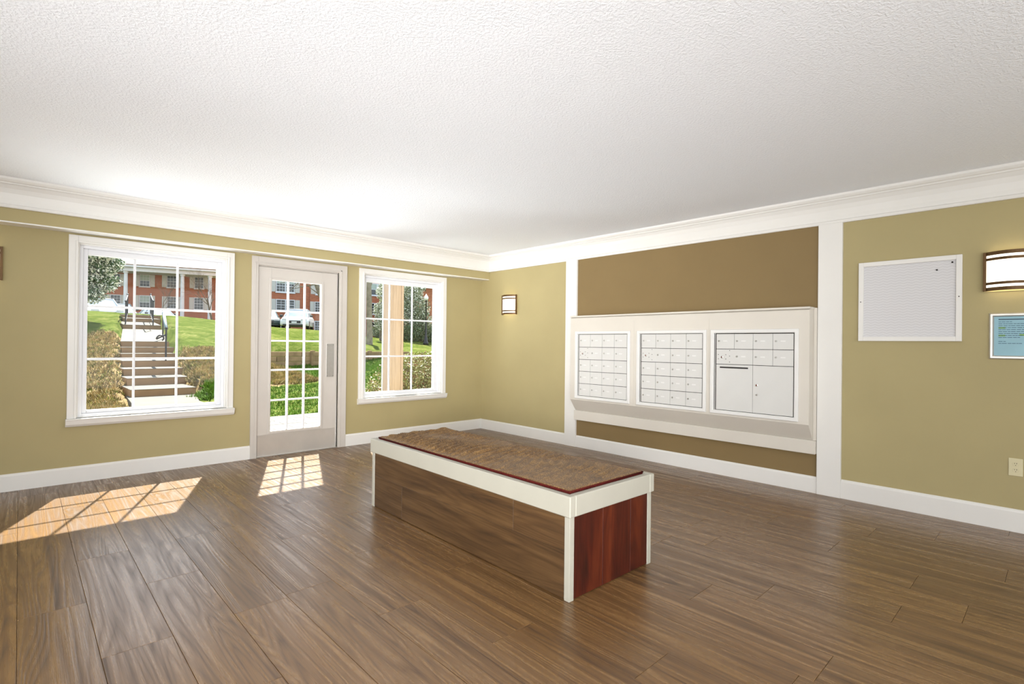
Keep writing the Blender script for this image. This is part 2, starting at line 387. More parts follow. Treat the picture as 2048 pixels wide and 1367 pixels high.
for k in range(-10, 21):
    xa = X0 + PIT * k; xb = xa + PIT
    xa = max(xa, XL); xb = min(xb, -0.002)
    if xb - xa < .03: continue
    j = joint.get(k, -3.0 - 0.61 * (k % 2) - random.random() * .3)
    while j < 0.05: j += LEN
    ys = []
    y = j
    while y > YR - LEN: ys.append(y); y -= LEN
    for y in ys:
        y1 = min(y, 0.05); y0 = max(y - LEN, YR)
        if y1 - y0 < .05: continue
        ob = bpy.data.objects.new('plank', plank_mesh(xb - xa, y1 - y0)); link(ob, fl)
        ob.location = ((xa + xb) / 2, (y0 + y1) / 2, 0); npl += 1
print('planks', npl)

ce = MB().box(XL, 0.1, YR, 0.2, CE, CE + .12).build('ceiling', MAT['ceiling']); tag(ce, kind='structure')

# back wall with three openings (window 1, door, window 2)
W1 = dict(x0=-4.638, x1=-3.334, gx0=-4.502, gx1=-3.477, gz0=.6125, gz1=1.987)
W2 = dict(x0=-1.949, x1=-.654, gx0=-1.822, gx1=-.806, gz0=.618, gz1=1.987)
wb = MB(); TW = .2
ops = [(-4.575, -3.397, .553, 2.075), (-3.105, -2.215, -.01, 2.05), (-1.886, -.717, .553, 2.075)]
xs = [XL] + [v for o_ in ops for v in o_[:2]] + [0.1]
for a, b in zip(xs[0::2], xs[1::2]): wb.box(a, b, 0, TW, -.05, CE)
for a, b, z0, z1 in ops:
    wb.box(a, b, 0, TW, z1, CE)
    if z0 > 0: wb.box(a, b, 0, TW, -.05, z0)
tag(wb.build('wall_back', MAT['wall']), kind='structure')
wr = MB().box(0, .2, YR - .2, 0, -.05, CE).build('wall_right', MAT['wall']); tag(wr, kind='structure')
boxo('painted_panel', MAT['panel'], wr, -.004, 0, -4.45, -1.80, .1, 2.28)
tag(MB().box(XL - .2, XL, YR - .2, TW, -.05, CE).build('wall_left', MAT['wall']), kind='structure')
tag(MB().box(XL, 0, YR - .2, YR, -.05, CE).build('wall_rear', MAT['wall']), kind='structure')

# soffit over the windows and its white underside
sf = MB().box(XL, -.001, -.159, 0, 2.165, CE).build('soffit', MAT['wall']); tag(sf, kind='structure')
boxo('trim_1', MAT['white'], None, XL, -.001, -.159, 0, 2.155, 2.165)['kind'] = 'structure'
# crown mouldings
def crown_prof(sgn, base):
    # (distance from wall, z) -> list
    p = [(0, 2.268), (.020, 2.268), (.024, 2.276), (.024, 2.290), (.016, 2.298), (.018, 2.33), (.026, 2.38), (.040, 2.415), (.060, 2.44), (.072, 2.447), (.072, 2.455), (.086, 2.462), (.098, 2.476), (.100, 2.494), (0, 2.494)]
    return [(base + sgn * d, z) for d, z in p]
tag(MB().prism(crown_prof(-1, -.159), XL, -.0, 'x').build('trim_2', MAT['white'], smooth=False), kind='structure')
tag(MB().prism(crown_prof(-1, 0), -.159, YR, 'y').build('trim_3', MAT['white']), kind='structure')
# pilasters
for n_, (a, b) in (('trim_4', (-1.638, -1.812)), ('trim_5', (-4.4447, -4.623))):
    tag(MB().box(-.028, 0, a, b, 0, 2.27).build(n_, MAT['white'], bevel=.002), kind='structure')
# baseboards
def bb_prof(): return [(0, 0), (.016, 0), (.016, .122), (.012, .134), (.006, .140), (0, .140)]
for n_, ax, a, b, h in (('baseboard_back', 'x', XL, -3.167, 1.0), ('baseboard_back', 'x', -2.109, -.0, 1.0), ('baseboard_right', 'y', 0, -1.638, 1.0), ('baseboard_right', 'y', -1.812, -4.4447, 1.0), ('baseboard_right', 'y', -4.623, YR, 1.1)):
    pr = [(-d, z * h) for d, z in bb_prof()]
    tag(MB().prism(pr, a, b, ax).build(n_, MAT['white']), kind='structure')

# windows
def make_window(name, W, rows, nc=3):
    x0, x1, gx0, gx1, gz0, gz1 = [W[k] for k in ('x0', 'x1', 'gx0', 'gx1', 'gz0', 'gz1')]
    root = setting(name, ((x0 + x1) / 2, 0, gz0)); L = Vector(root.location)
    def bx(nm, m, *b, bevel=.0): 
        ob = boxo(nm, m, root, *b, bevel=bevel); ob.location = -L; return ob
    cw = .064; zt = 2.139; zs = .553
    # casing boards with a raised back band
    for a, b in ((x0, x0 + cw), (x1 - cw, x1)):
        bx('casing', MAT['white'], a, b, -.02, 0, zs, zt, bevel=.002)
    bx('casing', MAT['white'], x0 + cw, x1 - cw, -.02, 0, zt - cw, zt, bevel=.002)
    k = MB()
    bw = .014
    k.box(x0 + cw - .018, x0 + cw, -.028, -.02, zs, zt - cw + .018); k.box(x1 - cw, x1 - cw + .018, -.028, -.02, zs, zt - cw + .018)
    k.box(x0 + cw, x1 - cw, -.028, -.02, zt - cw, zt - cw + .018)
    ob = k.build('casing_bead', MAT['white'], root, bevel=.003); ob.location = -L
    # sill stool and apron
    pr = [(0, .485), (-.026, .485), (-.044, .505), (-.052, .538), (-.056, .546), (-.056, .553), (0, .553)]
    ob = MB().prism(pr, x0 - .008, x1 + .008, 'x').build('sill', MAT['white'], root, bevel=.0015); ob.location = -L
    ob = MB().box(x0 + cw, x1 - cw, 0, .12, .545, .560).build('sill_board', MAT['white'], root); ob.location = -L
    # jamb liner, frame and sash stepping back to the glass
    ia, ib, it = x0 + cw, x1 - cw, zt - cw
    def ring(nm, m, a0, a1, b0, b1, d0, d1, t, bevel=.002):
        k = MB(); k.box(a0, a0 + t, d0, d1, b0, b1); k.box(a1 - t, a1, d0, d1, b0, b1); k.box(a0 + t, a1 - t, d0, d1, b1 - t, b1); k.box(a0 + t, a1 - t, d0, d1, b0, b0 + t)
        ob = k.build(nm, m, root, bevel=bevel); ob.location = -L; return ob
    ring('jamb', MAT['white'], ia - .001, ib + .001, .553, it + .001, -.0, .2, .012)
    ring('window_frame', MAT['vinyl'], ia + .011, ib - .011, .560, it - .011, .030, .12, .026)
    k = MB()
    fa, fb, ft, fz = ia + .037, ib - .037, it - .037, .586
    k.box(fa, gx0, .05, .105, fz, ft); k.box(gx1, fb, .05, .105, fz, ft); k.box(gx0, gx1, .05, .105, gz1, ft); k.box(gx0, gx1, .05, .105, fz, gz0)
    ob = k.build('sash', MAT['vinyl'], root, bevel=.003); ob.location = -L
    # muntins and panes
    cx = [gx0 + (gx1 - gx0) * i / nc for i in range(nc + 1)]
    zz = [gz0] + sorted(rows) + [gz1]
    for c in cx[1:-1]: bx('muntin', MAT['vinyl'], c - .010, c + .010, .072, .088, gz0, gz1, bevel=.003)
    for z in zz[1:-1]: bx('muntin', MAT['vinyl'], gx0, gx1, .0735, .0865, z - .010, z + .010, bevel=.003)
    for i in range(nc):
        for j_ in range(len(zz) - 1):
            p = bx('pane', MAT['glass'], cx[i], cx[i + 1], .0790, .0810, zz[j_], zz[j_ + 1])
    return root
make_window('window_1', W1, (1.535, 1.0634))
make_window('window_2', W2, (1.535, 1.0634))

# door
dr = setting('door_1', (-2.66, 0, 0)); DL = Vector(dr.location)
def dbx(nm, m, *b, bevel=0.0, label=None, parent=None):
    ob = boxo(nm, m, parent or dr, *b, bevel=bevel, label=label); ob.location = -DL if parent is None else (0, 0, 0); return ob
dx0, dx1, dz0, dz1 = -3.097, -2.222, .008, 2.038
gx0, gx1, gz0, gz1 = -2.962, -2.412, .270, 1.900
k = MB(); y0, y1 = .004, .048
k.box(dx0, gx0, y0, y1, dz0, dz1); k.box(gx1, dx1, y0, y1, dz0, dz1); k.box(gx0, gx1, y0, y1, gz1, dz1); k.box(gx0, gx1, y0, y1, dz0, gz0)
ob = k.build('door_slab', MAT['door'], dr, bevel=.0015); ob.location = -DL
k = MB(); t = .026
for a, b, c, d in ((gx0 - t, gx0, gz0 - t, gz1 + t), (gx1, gx1 + t, gz0 - t, gz1 + t), (gx0, gx1, gz1, gz1 + t), (gx0, gx1, gz0 - t, gz0)): k.box(a, b, -.006, .004, c, d)
ob = k.build('glazing_bead', MAT['door'], dr, bevel=.004, seg=2); ob.location = -DL
cxs = [gx0 + (gx1 - gx0) * i / 3 for i in range(4)]; zz = [gz0, .598, .926, 1.245, 1.571, gz1]
for c in cxs[1:-1]: dbx('muntin', MAT['vinyl'], c - .010, c + .010, .012, .040, gz0, gz1, bevel=.003)
for z in zz[1:-1]: dbx('muntin', MAT['vinyl'], gx0, gx1, .0135, .0385, z - .009, z + .009, bevel=.003)
for i in range(3):
    for j_ in range(5): dbx('pane', MAT['glass'], cxs[i], cxs[i + 1], .025, .028, zz[j_], zz[j_ + 1])
kp = dbx('kick_plate', MAT['kick'], dx0 + .006, -2.238, .0005, .004, .018, .236, bevel=.0008, label='brushed metal kick plate')
k = MB()
for i in range(6):
    for z in (.03, .222): k.lathe([(.004, 0), (.004, .002), (.001, .003)], 8, (0, 0, 0)); 
k = MB()
for i in range(7):
    for z in (.032, .222):
        c = Vector((dx0 + .02 + i * .137, -.0002, z)); k.box(c.x - .003, c.x + .003, -.0014, .0006, z - .003, z + .003)
ob = k.build('screws', MAT['silver'], kp, bevel=.001); ob['kind'] = 'stuff'
ob.location = (0, 0, 0)
pp = dbx('push_plate', MAT['silver'], -2.344, -2.254, .000, .004, .832, 1.218, bevel=.001, label='brushed steel push plate')
k = MB()
for z in (.845, 1.205):
    for x in (-2.334, -2.264): k.box(x - .003, x + .003, -.0012, .0002, z - .003, z + .003)
ob = k.build('screws', MAT['dark'], pp); ob['kind'] = 'stuff'
# frame: casing, stops, threshold
k = MB()
for a, b in ((-3.167, -3.098), (-2.222 + .003, -2.108)):
    pass
dbx('casing', MAT['door'], -3.167, -3.103, -.022, 0, 0, 2.139, bevel=.002)
dbx('casing', MAT['door'], -2.205, -2.108, -.022, 0, 0, 2.139, bevel=.002)
dbx('casing', MAT['door'], -3.103, -2.205, -.022, 0, 2.050, 2.139, bevel=.002)
k = MB(); k.box(-2.190, -2.176, -.028, -.022, 0, 2.08); k.box(-3.136, -3.128, -.026, -.022, 0, 2.08); k.box(-3.136, -2.176, -.028, -.022, 2.066, 2.08)
ob = k.build('casing_bead', MAT['door'], dr, bevel=.002); ob.location = -DL
k = MB(); k.box(-3.105, -3.099, 0, .2, 0, 2.05); k.box(-2.217, -2.205, -.0, .2, 0, 2.05); k.box(-3.099, -2.217, 0, .2, 2.041, 2.05)
ob = k.build('jamb', MAT['door'], dr); ob.location = -DL
dbx('threshold', MAT['silver'], -3.105, -2.205, -.012, .2, -.001, .009, bevel=.002, label='dull metal threshold')
k = MB()
for z in (.22, 1.02, 1.82):
    pass

# ================================================================== WALL FITTINGS
def make_sconce(label, loc, rz):
    r = thing('wall_sconce', label, 'lamp', loc, rz, 'bronze-banded wall sconces')
    # local: wall plane y=0, lamp bulges toward -y ; width along x
    w, h, d = .276, .270, .095
    N = 14
    arc = lambda s_, rr=1.0: [(-w / 2 * s_ + w * s_ * i / N, -.022 - (d - .022) * rr * (1 - ((2 * i / N - 1)) ** 2)) for i in range(N + 1)]
    def band(z0, z1, s_, rr, th, nm, m, par):
        a = arc(s_, rr); k = MB(); vs = []; fs = []
        for (x, y) in a: vs += [(x, y, z0), (x, y, z1), (x, y + th, z1), (x, y + th, z0)]
        for i in range(N):
            for q in range(4): fs.append((4 * i + q, 4 * i + (q + 1) % 4, 4 * i + 4 + (q + 1) % 4, 4 * i + 4 + q))
        fs += [(0, 1, 2, 3), (4 * N, 4 * N + 3, 4 * N + 2, 4 * N + 1)]
        return k.add(vs, fs).build(nm, m, par, smooth=False)
    boxo('back_plate', MAT['brass_edge'], r, -w / 2 - .006, w / 2 + .006, -.008, 0, -h / 2 - .003, h / 2 + .003, bevel=.001)
    band(-h / 2 + .004, h / 2 - .004, .97, .90, .004, 'diffuser', MAT['lamp'], r)
    for z0, z1 in ((h / 2 - .024, h / 2), (h / 2 - .060, h / 2 - .042), (-h / 2 + .042, -h / 2 + .060), (-h / 2, -h / 2 + .024)):
        band(z0, z1, 1.0, 1.0, .006, 'curved_band', MAT['bronze'], r)
    for sx_ in (-1, 1): boxo('side_bar', MAT['bronze'], r, sx_ * w / 2 - .010, sx_ * w / 2 + .007, -.032, -.008, -h / 2, h / 2, bevel=.001)
    return r
make_sconce('curved bronze-banded wall sconce near the room corner, left of the mailbox wall', (0, -.610, 1.777), -PI / 2)
make_sconce('large lit bronze-banded wall sconce above the framed blue notice', (0, -5.634, 1.777), -PI / 2)
make_sconce('wall sconce on the window wall, cut by the left edge of the photo', (-5.186, 0, 1.84), 0)

# notice board
nb = thing('notice_board', 'white-framed board lined with grey wavy-patterned paper, on the right wall', 'notice board', (0, -5.055, 1.606))
y0, y1, z0, z1 = -.319, .318, -.313, .313; fw = .034
boxo('backing', MAT['wavy'], nb, -.008, 0, y0 + .01, y1 - .01, z0 + .01, z1 - .01)
k = MB()
for a, b, c, d in ((y0, y0 + fw, z0, z1), (y1 - fw, y1, z0, z1), (y0 + fw, y1 - fw, z1 - fw, z1), (y0 + fw, y1 - fw, z0, z0 + fw)): k.box(-.021, 0, a, b, c, d)
k.build('frame', MAT['white'], nb, bevel=.0015)
for y, z, r_ in ((-.263, .262, .006), (-.175, .214, .006)):
    ob = MB().lathe([(r_, 0), (r_, .006), (r_ * .5, .010), (.001, .012)], 10).build('push_pin', MAT['dark'], nb, smooth=True)
    ob.location = (-.008, y, z); ob.rotation_euler = (0, -PI / 2, 0); ob['label'] = 'black push pin'
for y, z in ((-.302, .01), (.302, .0)):
    ob = MB().lathe([(.004, 0), (.004, .002), (.001, .003)], 8).build('screw', MAT['dark'], nb); ob.location = (-.021, y, z); ob.rotation_euler = (0, -PI / 2, 0)
for y, z in ((.08, .205), (.262, .165), (-.17, -.06), (.10, -.09), (.268, -.13)):
    ob = MB().lathe([(.003, 0), (.003, .001), (.0012, .0015)], 8).build('staple_mark', MAT['silver'], nb); ob.location = (-.008, y, z); ob.rotation_euler = (0, -PI / 2, 0)

# framed blue notice
PY = -5.518; ps = thing('framed_notice', 'silver-framed blue printed notice with yellow-green highlights below the sconce', 'poster', (0, PY - .21, 1.330))
a0, a1, b0, b1 = .21, -.21, -.160, .160; fw = .026
boxo('paper', MAT['blue_paper'], ps, -.006, 0, a1 + .01, a0 - .01, b0 + .01, b1 - .01)
def bevel_frame(a0, a1, b0, b1, fw, d, nm, m, par):
    # mitred half-round snap profile made of four rails
    rails = [((a0, b1), (a1, b1), (a1 + fw, b1 - fw), (a0 - fw, b1 - fw)), ((a1, b1), (a1, b0), (a1 + fw, b0 + fw), (a1 + fw, b1 - fw)),
             ((a1, b0), (a0, b0), (a0 - fw, b0 + fw), (a1 + fw, b0 + fw)), ((a0, b0), (a0, b1), (a0 - fw, b1 - fw), (a0 - fw, b0 + fw))]
    for q in rails:
        o0, o1, i1, i0 = [Vector((0, *p)) for p in q]
        vs = []
        for t_, x in ((0, 0), (0, -d * .5), (.3, -d), (.7, -d), (1, -d * .45), (1, 0)):
            vs += [o0.lerp(i0, t_) + Vector((x, 0, 0)), o1.lerp(i1, t_) + Vector((x, 0, 0))]
        fs = [(2 * i, 2 * i + 1, 2 * i + 3, 2 * i + 2) for i in range(5)] + [(0, 2, 4, 6, 8, 10), (11, 9, 7, 5, 3, 1), (0, 10, 11, 1)]
        MB().add(vs, fs).build(nm, m, par)
bevel_frame(a0, a1, b0, b1, fw, .016, 'frame_rail', MAT['silver'], ps)
kb, kd, kh = MB(), MB(), MB()
random.seed(3)
yy0 = a0 - fw - .022
kd.box(-.0068, -.006, yy0, yy0 - .27, .112, .118)
z = .098
for i, L_ in enumerate((.07, .30, .29, .28, .30, .30, .27, .30, .11, .0, .04, .12)):
    if L_ > 0:
        y = yy0
        while y > yy0 - L_:
            q = min(random.uniform(.012, .03), y - (yy0 - L_)); kb.box(-.0068, -.006, y, y - q * .85, z - .0018, z + .0018); y -= q
            if q < .004: break
    z -= .0135
for (ya, yb, zz_) in ((0, .035, .0565), (0, .035, .0035), (.105, .30, .0065), (.14, .30, .0265)): kh.box(-.0064, -.006, yy0 - ya, yy0 - yb, zz_ - .005, zz_ + .005)
kb.build('print_lines', MAT['ink'], ps)['kind'] = 'stuff'; kd.build('heading_line', MAT['ink_dark'], ps); kh.build('highlight', MAT['highlight'], ps)['kind'] = 'stuff'

# outlet
ol = thing('wall_outlet', 'ivory duplex power outlet low on the right wall', 'outlet', (0, -5.657, .438))
boxo('cover_plate', MAT['outlet'], ol, -.006, 0, -.036, .036, -.060, .060, bevel=.003, seg=2)
for z in (-.021, .021):
    f_ = MB().prism([(.0165 * math.cos(t_) , z + .0165 * math.sin(t_) * .86) for t_ in [2 * PI * i / 18 for i in range(18)]], -.0085, -.005, 'x').build('socket_face', MAT['outlet'], ol, bevel=.0006)
    MB().box(-.0088, -.0084, .004, .0065, z + .001, z + .008).box(-.0088, -.0084, -.0065, -.004, z + .001, z + .009).box(-.0088, -.0084, -.002, .002, z - .010, z - .006).build('slots', MAT['dark'], f_)

# ---- mailbox cabinet
mc = thing('mailbox_cabinet', 'long white boxed cabinet on the right wall holding three mailbox units', 'cabinet', (0, -3.12, .335))
ML = Vector(mc.location)
def sh(ob, L_): ob.location = -L_; return ob
sh(MB().prism([(0, 1.572), (-.140, 1.558), (-.15, 1.550), (-.15, .589), (-.045, .450), (0, .450)], -1.829, -4.420, 'y').build('body', MAT['cabinet'], mc, bevel=.002), ML)
sh(MB().box(-.062, 0, -1.815, -4.442, .335, .450).build('lower_rail', MAT['cabinet'], mc, bevel=.003), ML)
sh(MB().box(-.158, -.0, -1.826, -4.423, 1.560, 1.578).build('top_board', MAT['cabinet'], mc, bevel=.002), ML)
sh(MB().box(-.045, 0, -4.420, -4.443, .45, 1.572).build('side_board', MAT['cabinet'], mc, bevel=.002), ML)
for y in (-2.712, -3.548): sh(MB().box(-.1518, -.15, y - .0015, y + .0015, .60, 1.50).build('panel_joint', MAT['cabinet'], mc), ML)

# ---- mailbox units
lockm = MB()
lockm.lathe([(.0105, 0), (.0105, .003), (.008, .0055), (.0025, .006)], 14)
lock_me = lockm.mesh('lock', MAT['silver'], True)
for v in range(1): pass
hole_me = MB().box(-.0012, .0012, -.005, .005, .0058, .0066).mesh('keyhole', MAT['dark'])
rot_lock = (0, -PI / 2, 0)
def add_lock(par, y, z, red=False, big=1.0):
    l_ = bpy.data.objects.new('lock', lock_me); link(l_, par); l_.location = (-.003, y, z); l_.rotation_euler = rot_lock; l_.scale = (big, big, 1)
    return l_
lockb = MB().lathe([(.012, 0), (.012, .003), (.006, .006)], 14, mi=0); lockb.lathe([(.0062, .0061), (.0062, .0068), (.002, .007)], 12, mi=1)
lockb_me = lockb.mesh('arrow_lock', [MAT['silver'], MAT['keyhole_red']])
lk2 = MB().lathe([(.0095, 0), (.0095, .003), (.008, .0050), (.0025, .0052)], 14, mi=0); lk2.box(-.004, .004, -.0012, .0012, .0052, .0060, mi=1)
lock_me2 = lk2.mesh('lock', [MAT['silver'], MAT['dark']])
tag_me = MB().box(-.0006, 0, -.020, .020, -.006, .006).mesh('number_plate', MAT['mail_frame'])
def mail_unit(label, ya, yb, rows, cells, special=None):
    # ya > yb: left and right ends; doors in grid
    root = thing('mailbox_unit', label, 'mailbox', (-.15, (ya + yb) / 2, .608), 0, 'mailbox units in the wall cabinet')
    L_ = Vector(root.location)
    z0, z1 = .608, 1.394; fw = .034
    def rail(nm, pts):  # mitred rail, bevelled section; pts outer0 outer1 inner1 inner0 in (y,z)
        o0, o1, i1, i0 = [Vector((0, *p)) for p in pts]; vs = []
        for t_, x in ((0, -.150), (0, -.166), (.12, -.170), (.8, -.170), (1, -.160), (1, -.150)):
            vs += [o0.lerp(i0, t_) + Vector((x, 0, 0)), o1.lerp(i1, t_) + Vector((x, 0, 0))]
        fs = [(2 * i, 2 * i + 1, 2 * i + 3, 2 * i + 2) for i in range(5)] + [(0, 2, 4, 6, 8, 10), (11, 9, 7, 5, 3, 1), (0, 10, 11, 1)]
        ob = MB().add(vs, fs).build(nm, MAT['mail_frame'], root); ob.location = -L_
    A, B, C_, D = (ya, z1), (yb, z1), (yb, z0), (ya, z0); a, b, c, d = (ya - fw, z1 - fw), (yb + fw, z1 - fw), (yb + fw, z0 + fw), (ya - fw, z0 + fw)
    for q in ((A, B, b, a), (B, C_, c, b), (C_, D, d, c), (D, A, a, d)): rail('frame_rail', q)
    sh(MB().box(-.1505, -.1495, ya - fw, yb + fw, z0 + fw, z1 - fw).build('backing', MAT['gap'], root), L_)
    # thin hinge strip at the left
    sh(MB().box(-.156, -.15, ya - fw - .007, ya - fw - .012, z0 + fw, z1 - fw).build('hinge_strip', MAT['mail'], root), L_)
    gl, gr = ya - fw - .020, yb + fw + .006
    cwid = (gl - gr) / 4
    for (r0, r1, c0, c1, kind) in cells:
        y0_, y1_ = gl - cwid * c0, gl - cwid * c1; za, zb = rows[r1], rows[r0]
        ob = MB().box(-.005, .0, -(y0_ - y1_) / 2 + .0013, (y0_ - y1_) / 2 - .0013, -(zb - za) / 2 + .0022, (zb - za) / 2 - .0022).build('compartment_door', MAT['mail'], root, bevel=.001)
        cy, cz_ = (y0_ + y1_) / 2, (za + zb) / 2
        ob.location = Vector((-.151, cy, cz_)) - L_
        hw = (y0_ - y1_) / 2
        def put(me, y, z, x=-.005):
            l2 = bpy.data.objects.new(me.name.split('.')[0], me); link(l2, ob); l2.location = (x, y - cy, z - cz_); 
            if 'plate' not in me.name: l2.rotation_euler = rot_lock
        if kind == 'std':
            put(lock_me2, y0_ - .026, cz_ + .004); put(tag_me, y0_ - .085, cz_ + .004)
        elif kind == 'arrow':
            put(lockb_me, y0_ - .055, cz_ - .004); put(lock_me2, y0_ - cwid - .026, cz_ + .004); put(tag_me, y0_ - cwid - .085, cz_ + .004)
            k = MB()
            for dy, dz in ((.022, .018), (.022, -.022), (.092, .018), (.092, -.022), (.128, .058), (.128, .006), (.128, -.048)):
                k.box(-.0065, -.005, y0_ - dy - cy - .003, y0_ - dy - cy + .003, dz - .003, dz + .003)
            k.build('rivets', MAT['dark'], ob)['kind'] = 'stuff'
        elif kind == 'slot':
            MB().box(-.0056, -.004, y0_ - .036 - cy, y0_ - .297 - cy, zb - .036 - cz_, zb - .022 - cz_).build('mail_slot', MAT['dark'], ob)
        elif kind == 'parcel':
            put(lockb_me, y0_ - .035, .895); put(lock_me2, y0_ - .037, .808)
    return root
R5 = [1.358, 1.210, 1.067, .928, .786, .644]
std = [(0, 1, c, c + 1, 'std') for c in range(4)] + [(1, 2, 0, 2, 'arrow')] + [(1, 2, c, c + 1, 'std') for c in (2, 3)] + [(r, r + 1, c, c + 1, 'std') for r in (2, 3, 4) for c in range(4)]
mail_unit('leftmost mailbox unit, five rows of small doors, nearest the room corner', -1.911, -2.668, R5, std)
mail_unit('middle mailbox unit with five rows of small doors', -2.755, -3.526, R5, std)
R3 = [1.355, 1.213, 1.071, .644]
mail_unit('right mailbox unit with two rows of small doors, an outgoing slot and parcel door', -3.570, -4.341, R3,
          [(0, 1, c, c + 1, 'std') for c in range(4)] + [(1, 2, 0, 2, 'arrow')] + [(1, 2, c, c + 1, 'std') for c in (2, 3)] + [(2, 3, 0, 2, 'slot'), (2, 3, 2, 4, 'parcel')])

# ================================================================== BENCH
bn = thing('storage_bench', 'low box bench clad in wood-look planks with white frame and reddish end panel', 'bench', (-3.008, -4.255, 0), math.radians(-.9))
BW, BL, BH = .700, 1.985, .510
def bb_(nm, m, *b, bevel=.0, label=None, par=None): return boxo(nm, m, par or bn, *b, bevel=bevel, label=label)
# core
bb_('core', MAT['gap'], .012, BW - .012, .012, BL - .012, .004, .42)
for x, y in ((0, 0), (BW - .034, 0), (0, BL - .034), (BW - .034, BL - .034)):
    bb_('corner_post', MAT['bench_white'], x, x + .034, y, y + .034, 0, .412, bevel=.0015)
# rim boards
rim = .030
bb_('rim_board', MAT['bench_white'], -.012, rim, -.012, BL + .012, .408, BH, bevel=.004)
bb_('rim_board', MAT['bench_white'], BW - rim, BW + .012, -.012, BL + .012, .408, BH, bevel=.004)
bb_('rim_board', MAT['bench_white'], rim, BW - rim, -.012, rim, .408, BH, bevel=.004)
bb_('rim_board', MAT['bench_white'], rim, BW - rim, BL - rim, BL + .012, .408, BH, bevel=.004)
bb_('seat_board', MAT['bench_white'], rim, BW - rim, rim, BL - rim, .40, .485)
# side planks
def splank(x0, x1, y0, y1, z0, z1, m='bench_wood'):
    cx_, cy_, cz_ = (x0 + x1) / 2, (y0 + y1) / 2, (z0 + z1) / 2
    me = MB().box(-(x1 - x0) / 2, (x1 - x0) / 2, -(y1 - y0) / 2, (y1 - y0) / 2, -(z1 - z0) / 2, (z1 - z0) / 2)
    ob = me.build('plank', MAT[m], bn, bevel=.001); ob.location = (cx_, cy_, cz_); return ob
g = .001
for xa, xb in ((.004, .013), (BW - .013, BW - .004)):
    splank(xa, xb, .034, .405 - g, .236, .409); splank(xa, xb, .405 + g, BL - .034, .236, .409)
    splank(xa, xb, .034, 1.555 - g, .004, .2352); splank(xa, xb, 1.555 + g, BL - .034, .004, .2352)
for ya, yb in ((.004, .013), (BL - .013, BL - .004)):
    for a, b in ((.034, .262 - g), (.262 + g, .505 - g), (.505 + g, BW - .034)):
        splank(a, b, ya, yb, .004, .409, 'red_wood')

# cushion
cu = thing('bench_cushion', 'wrinkled brown plush seat cushion with maroon edge lying in the bench frame', 'cushion', (-3.008, -4.255, .4855), math.radians(-.9))
nx, ny = 70, 240; cx0, cx1, cy0, cy1 = .034, BW - .034, .034, BL - .034; ct = .038
vs, fs = [], []
for j_ in range(ny + 1):
    for i in range(nx + 1):
        u, v = i / nx, j_ / ny; x = cx0 + (cx1 - cx0) * u; y = cy0 + (cy1 - cy0) * v
        amp = .35 + .65 * min(1, max(0, (v - .10) / .35))
        q = Vector((x * 2.4 + 3 * y * .0, y * 3.0, 3.3)); wv = mnoise.noise(q) * 1.6 + mnoise.noise(q * 2.3) * .6
        ph = (y - x * .35) * 105 + wv * 4.5
        rid = (1 - abs(math.sin(ph * .5))) ** 1.3
        mask = .35 + .65 * max(0, min(1, .5 + 1.6 * mnoise.noise(Vector((x * 3.1, y * 2.2, 9.1)))))
        h = rid * .026 * amp * mask + .005 * mnoise.noise(Vector((x * 6, y * 5, 1))) 
        ed = min(u, 1 - u) * (cx1 - cx0), min(v, 1 - v) * (cy1 - cy0); e = min(ed)
        z = ct + h * min(1, e / .06) - .010 * max(0, 1 - e / .012) ** 2
        vs.append((x, y, z))
for j_ in range(ny):
    for i in range(nx): a = j_ * (nx + 1) + i; fs.append((a, a + 1, a + nx + 2, a + nx + 1))
MB().add(vs, fs).build('plush_top', MAT['cushion'], cu, smooth=True, fix=False)
k = MB(); th = .006
k.box(cx0, cx0 + th, cy0, cy1, 0, ct - .008); k.box(cx1 - th, cx1, cy0, cy1, 0, ct - .008); k.box(cx0 + th, cx1 - th, cy0, cy0 + th, 0, ct - .008); k.box(cx0 + th, cx1 - th, cy1 - th, cy1, 0, ct - .008)
ob = k.build('side_band', MAT['maroon'], cu, bevel=.002); ob['label'] = 'maroon side band'
pts = [(cx0, cy0, ct - .006), (cx1, cy0, ct - .006), (cx1, cy1, ct - .006), (cx0, cy1, ct - .006), (cx0, cy0, ct - .006)]
k = MB()
for a, b in zip(pts[:-1], pts[1:]): k.tube([a, b], .0042, 8)
ob = k.build('piping', MAT['maroon'], cu, smooth=True); ob['label'] = 'dark maroon piping'

# ================================================================== OUTDOORS
# ---- terrain height from surveyed points (thin-plate spline)
ctl = []
def gp(px, py, w): p = at(px, py, w); ctl.append(tuple(p))
def gw(x, y, z): ctl.append((x, y, z))
for x in (-9, -6, -3.5, 0, 3, 6, 10): gw(x, .3, -.14); gw(x, 3.0, -.14)
gw(-9, 6, -.05); gw(-1.4, 5, -.14); gw(-.2, 5, -.10); gw(-2.6, 6.5, -.15); gw(-2.6, 8.5, -.15); gw(-6, 7, .0)
for p in ((178, 812, 11.6), (178, 765, 13.2), (178, 725, 15), (178, 692, 17), (178, 658, 20), (178, 622, 26), (238, 757, 13.2), (238, 720, 15), (240, 690, 17), (242, 655, 20.5), (240, 628, 25.5)): gp(*p)
for p in ((432, 792, 12.0), (432, 752, 13.8), (432, 715, 16), (432, 694, 17.6), (432, 664, 21), (430, 643, 26), (345, 631, 26), (352, 700, 17.0), (372, 730, 15), (392, 765, 13.2), (335, 652, 21.5), (340, 683, 17.8)): gp(*p)
for p in ((541, 727, 19.6), (640, 729, 20.2), (600, 770, 14.5), (560, 800, 11.6), (640, 800, 12), (640, 760, 15), (560, 703, 20.4), (640, 703, 20.8), (600, 680, 26), (555, 655, 33), (600, 657.5, 33.5), (640, 660, 34)): gp(*p)
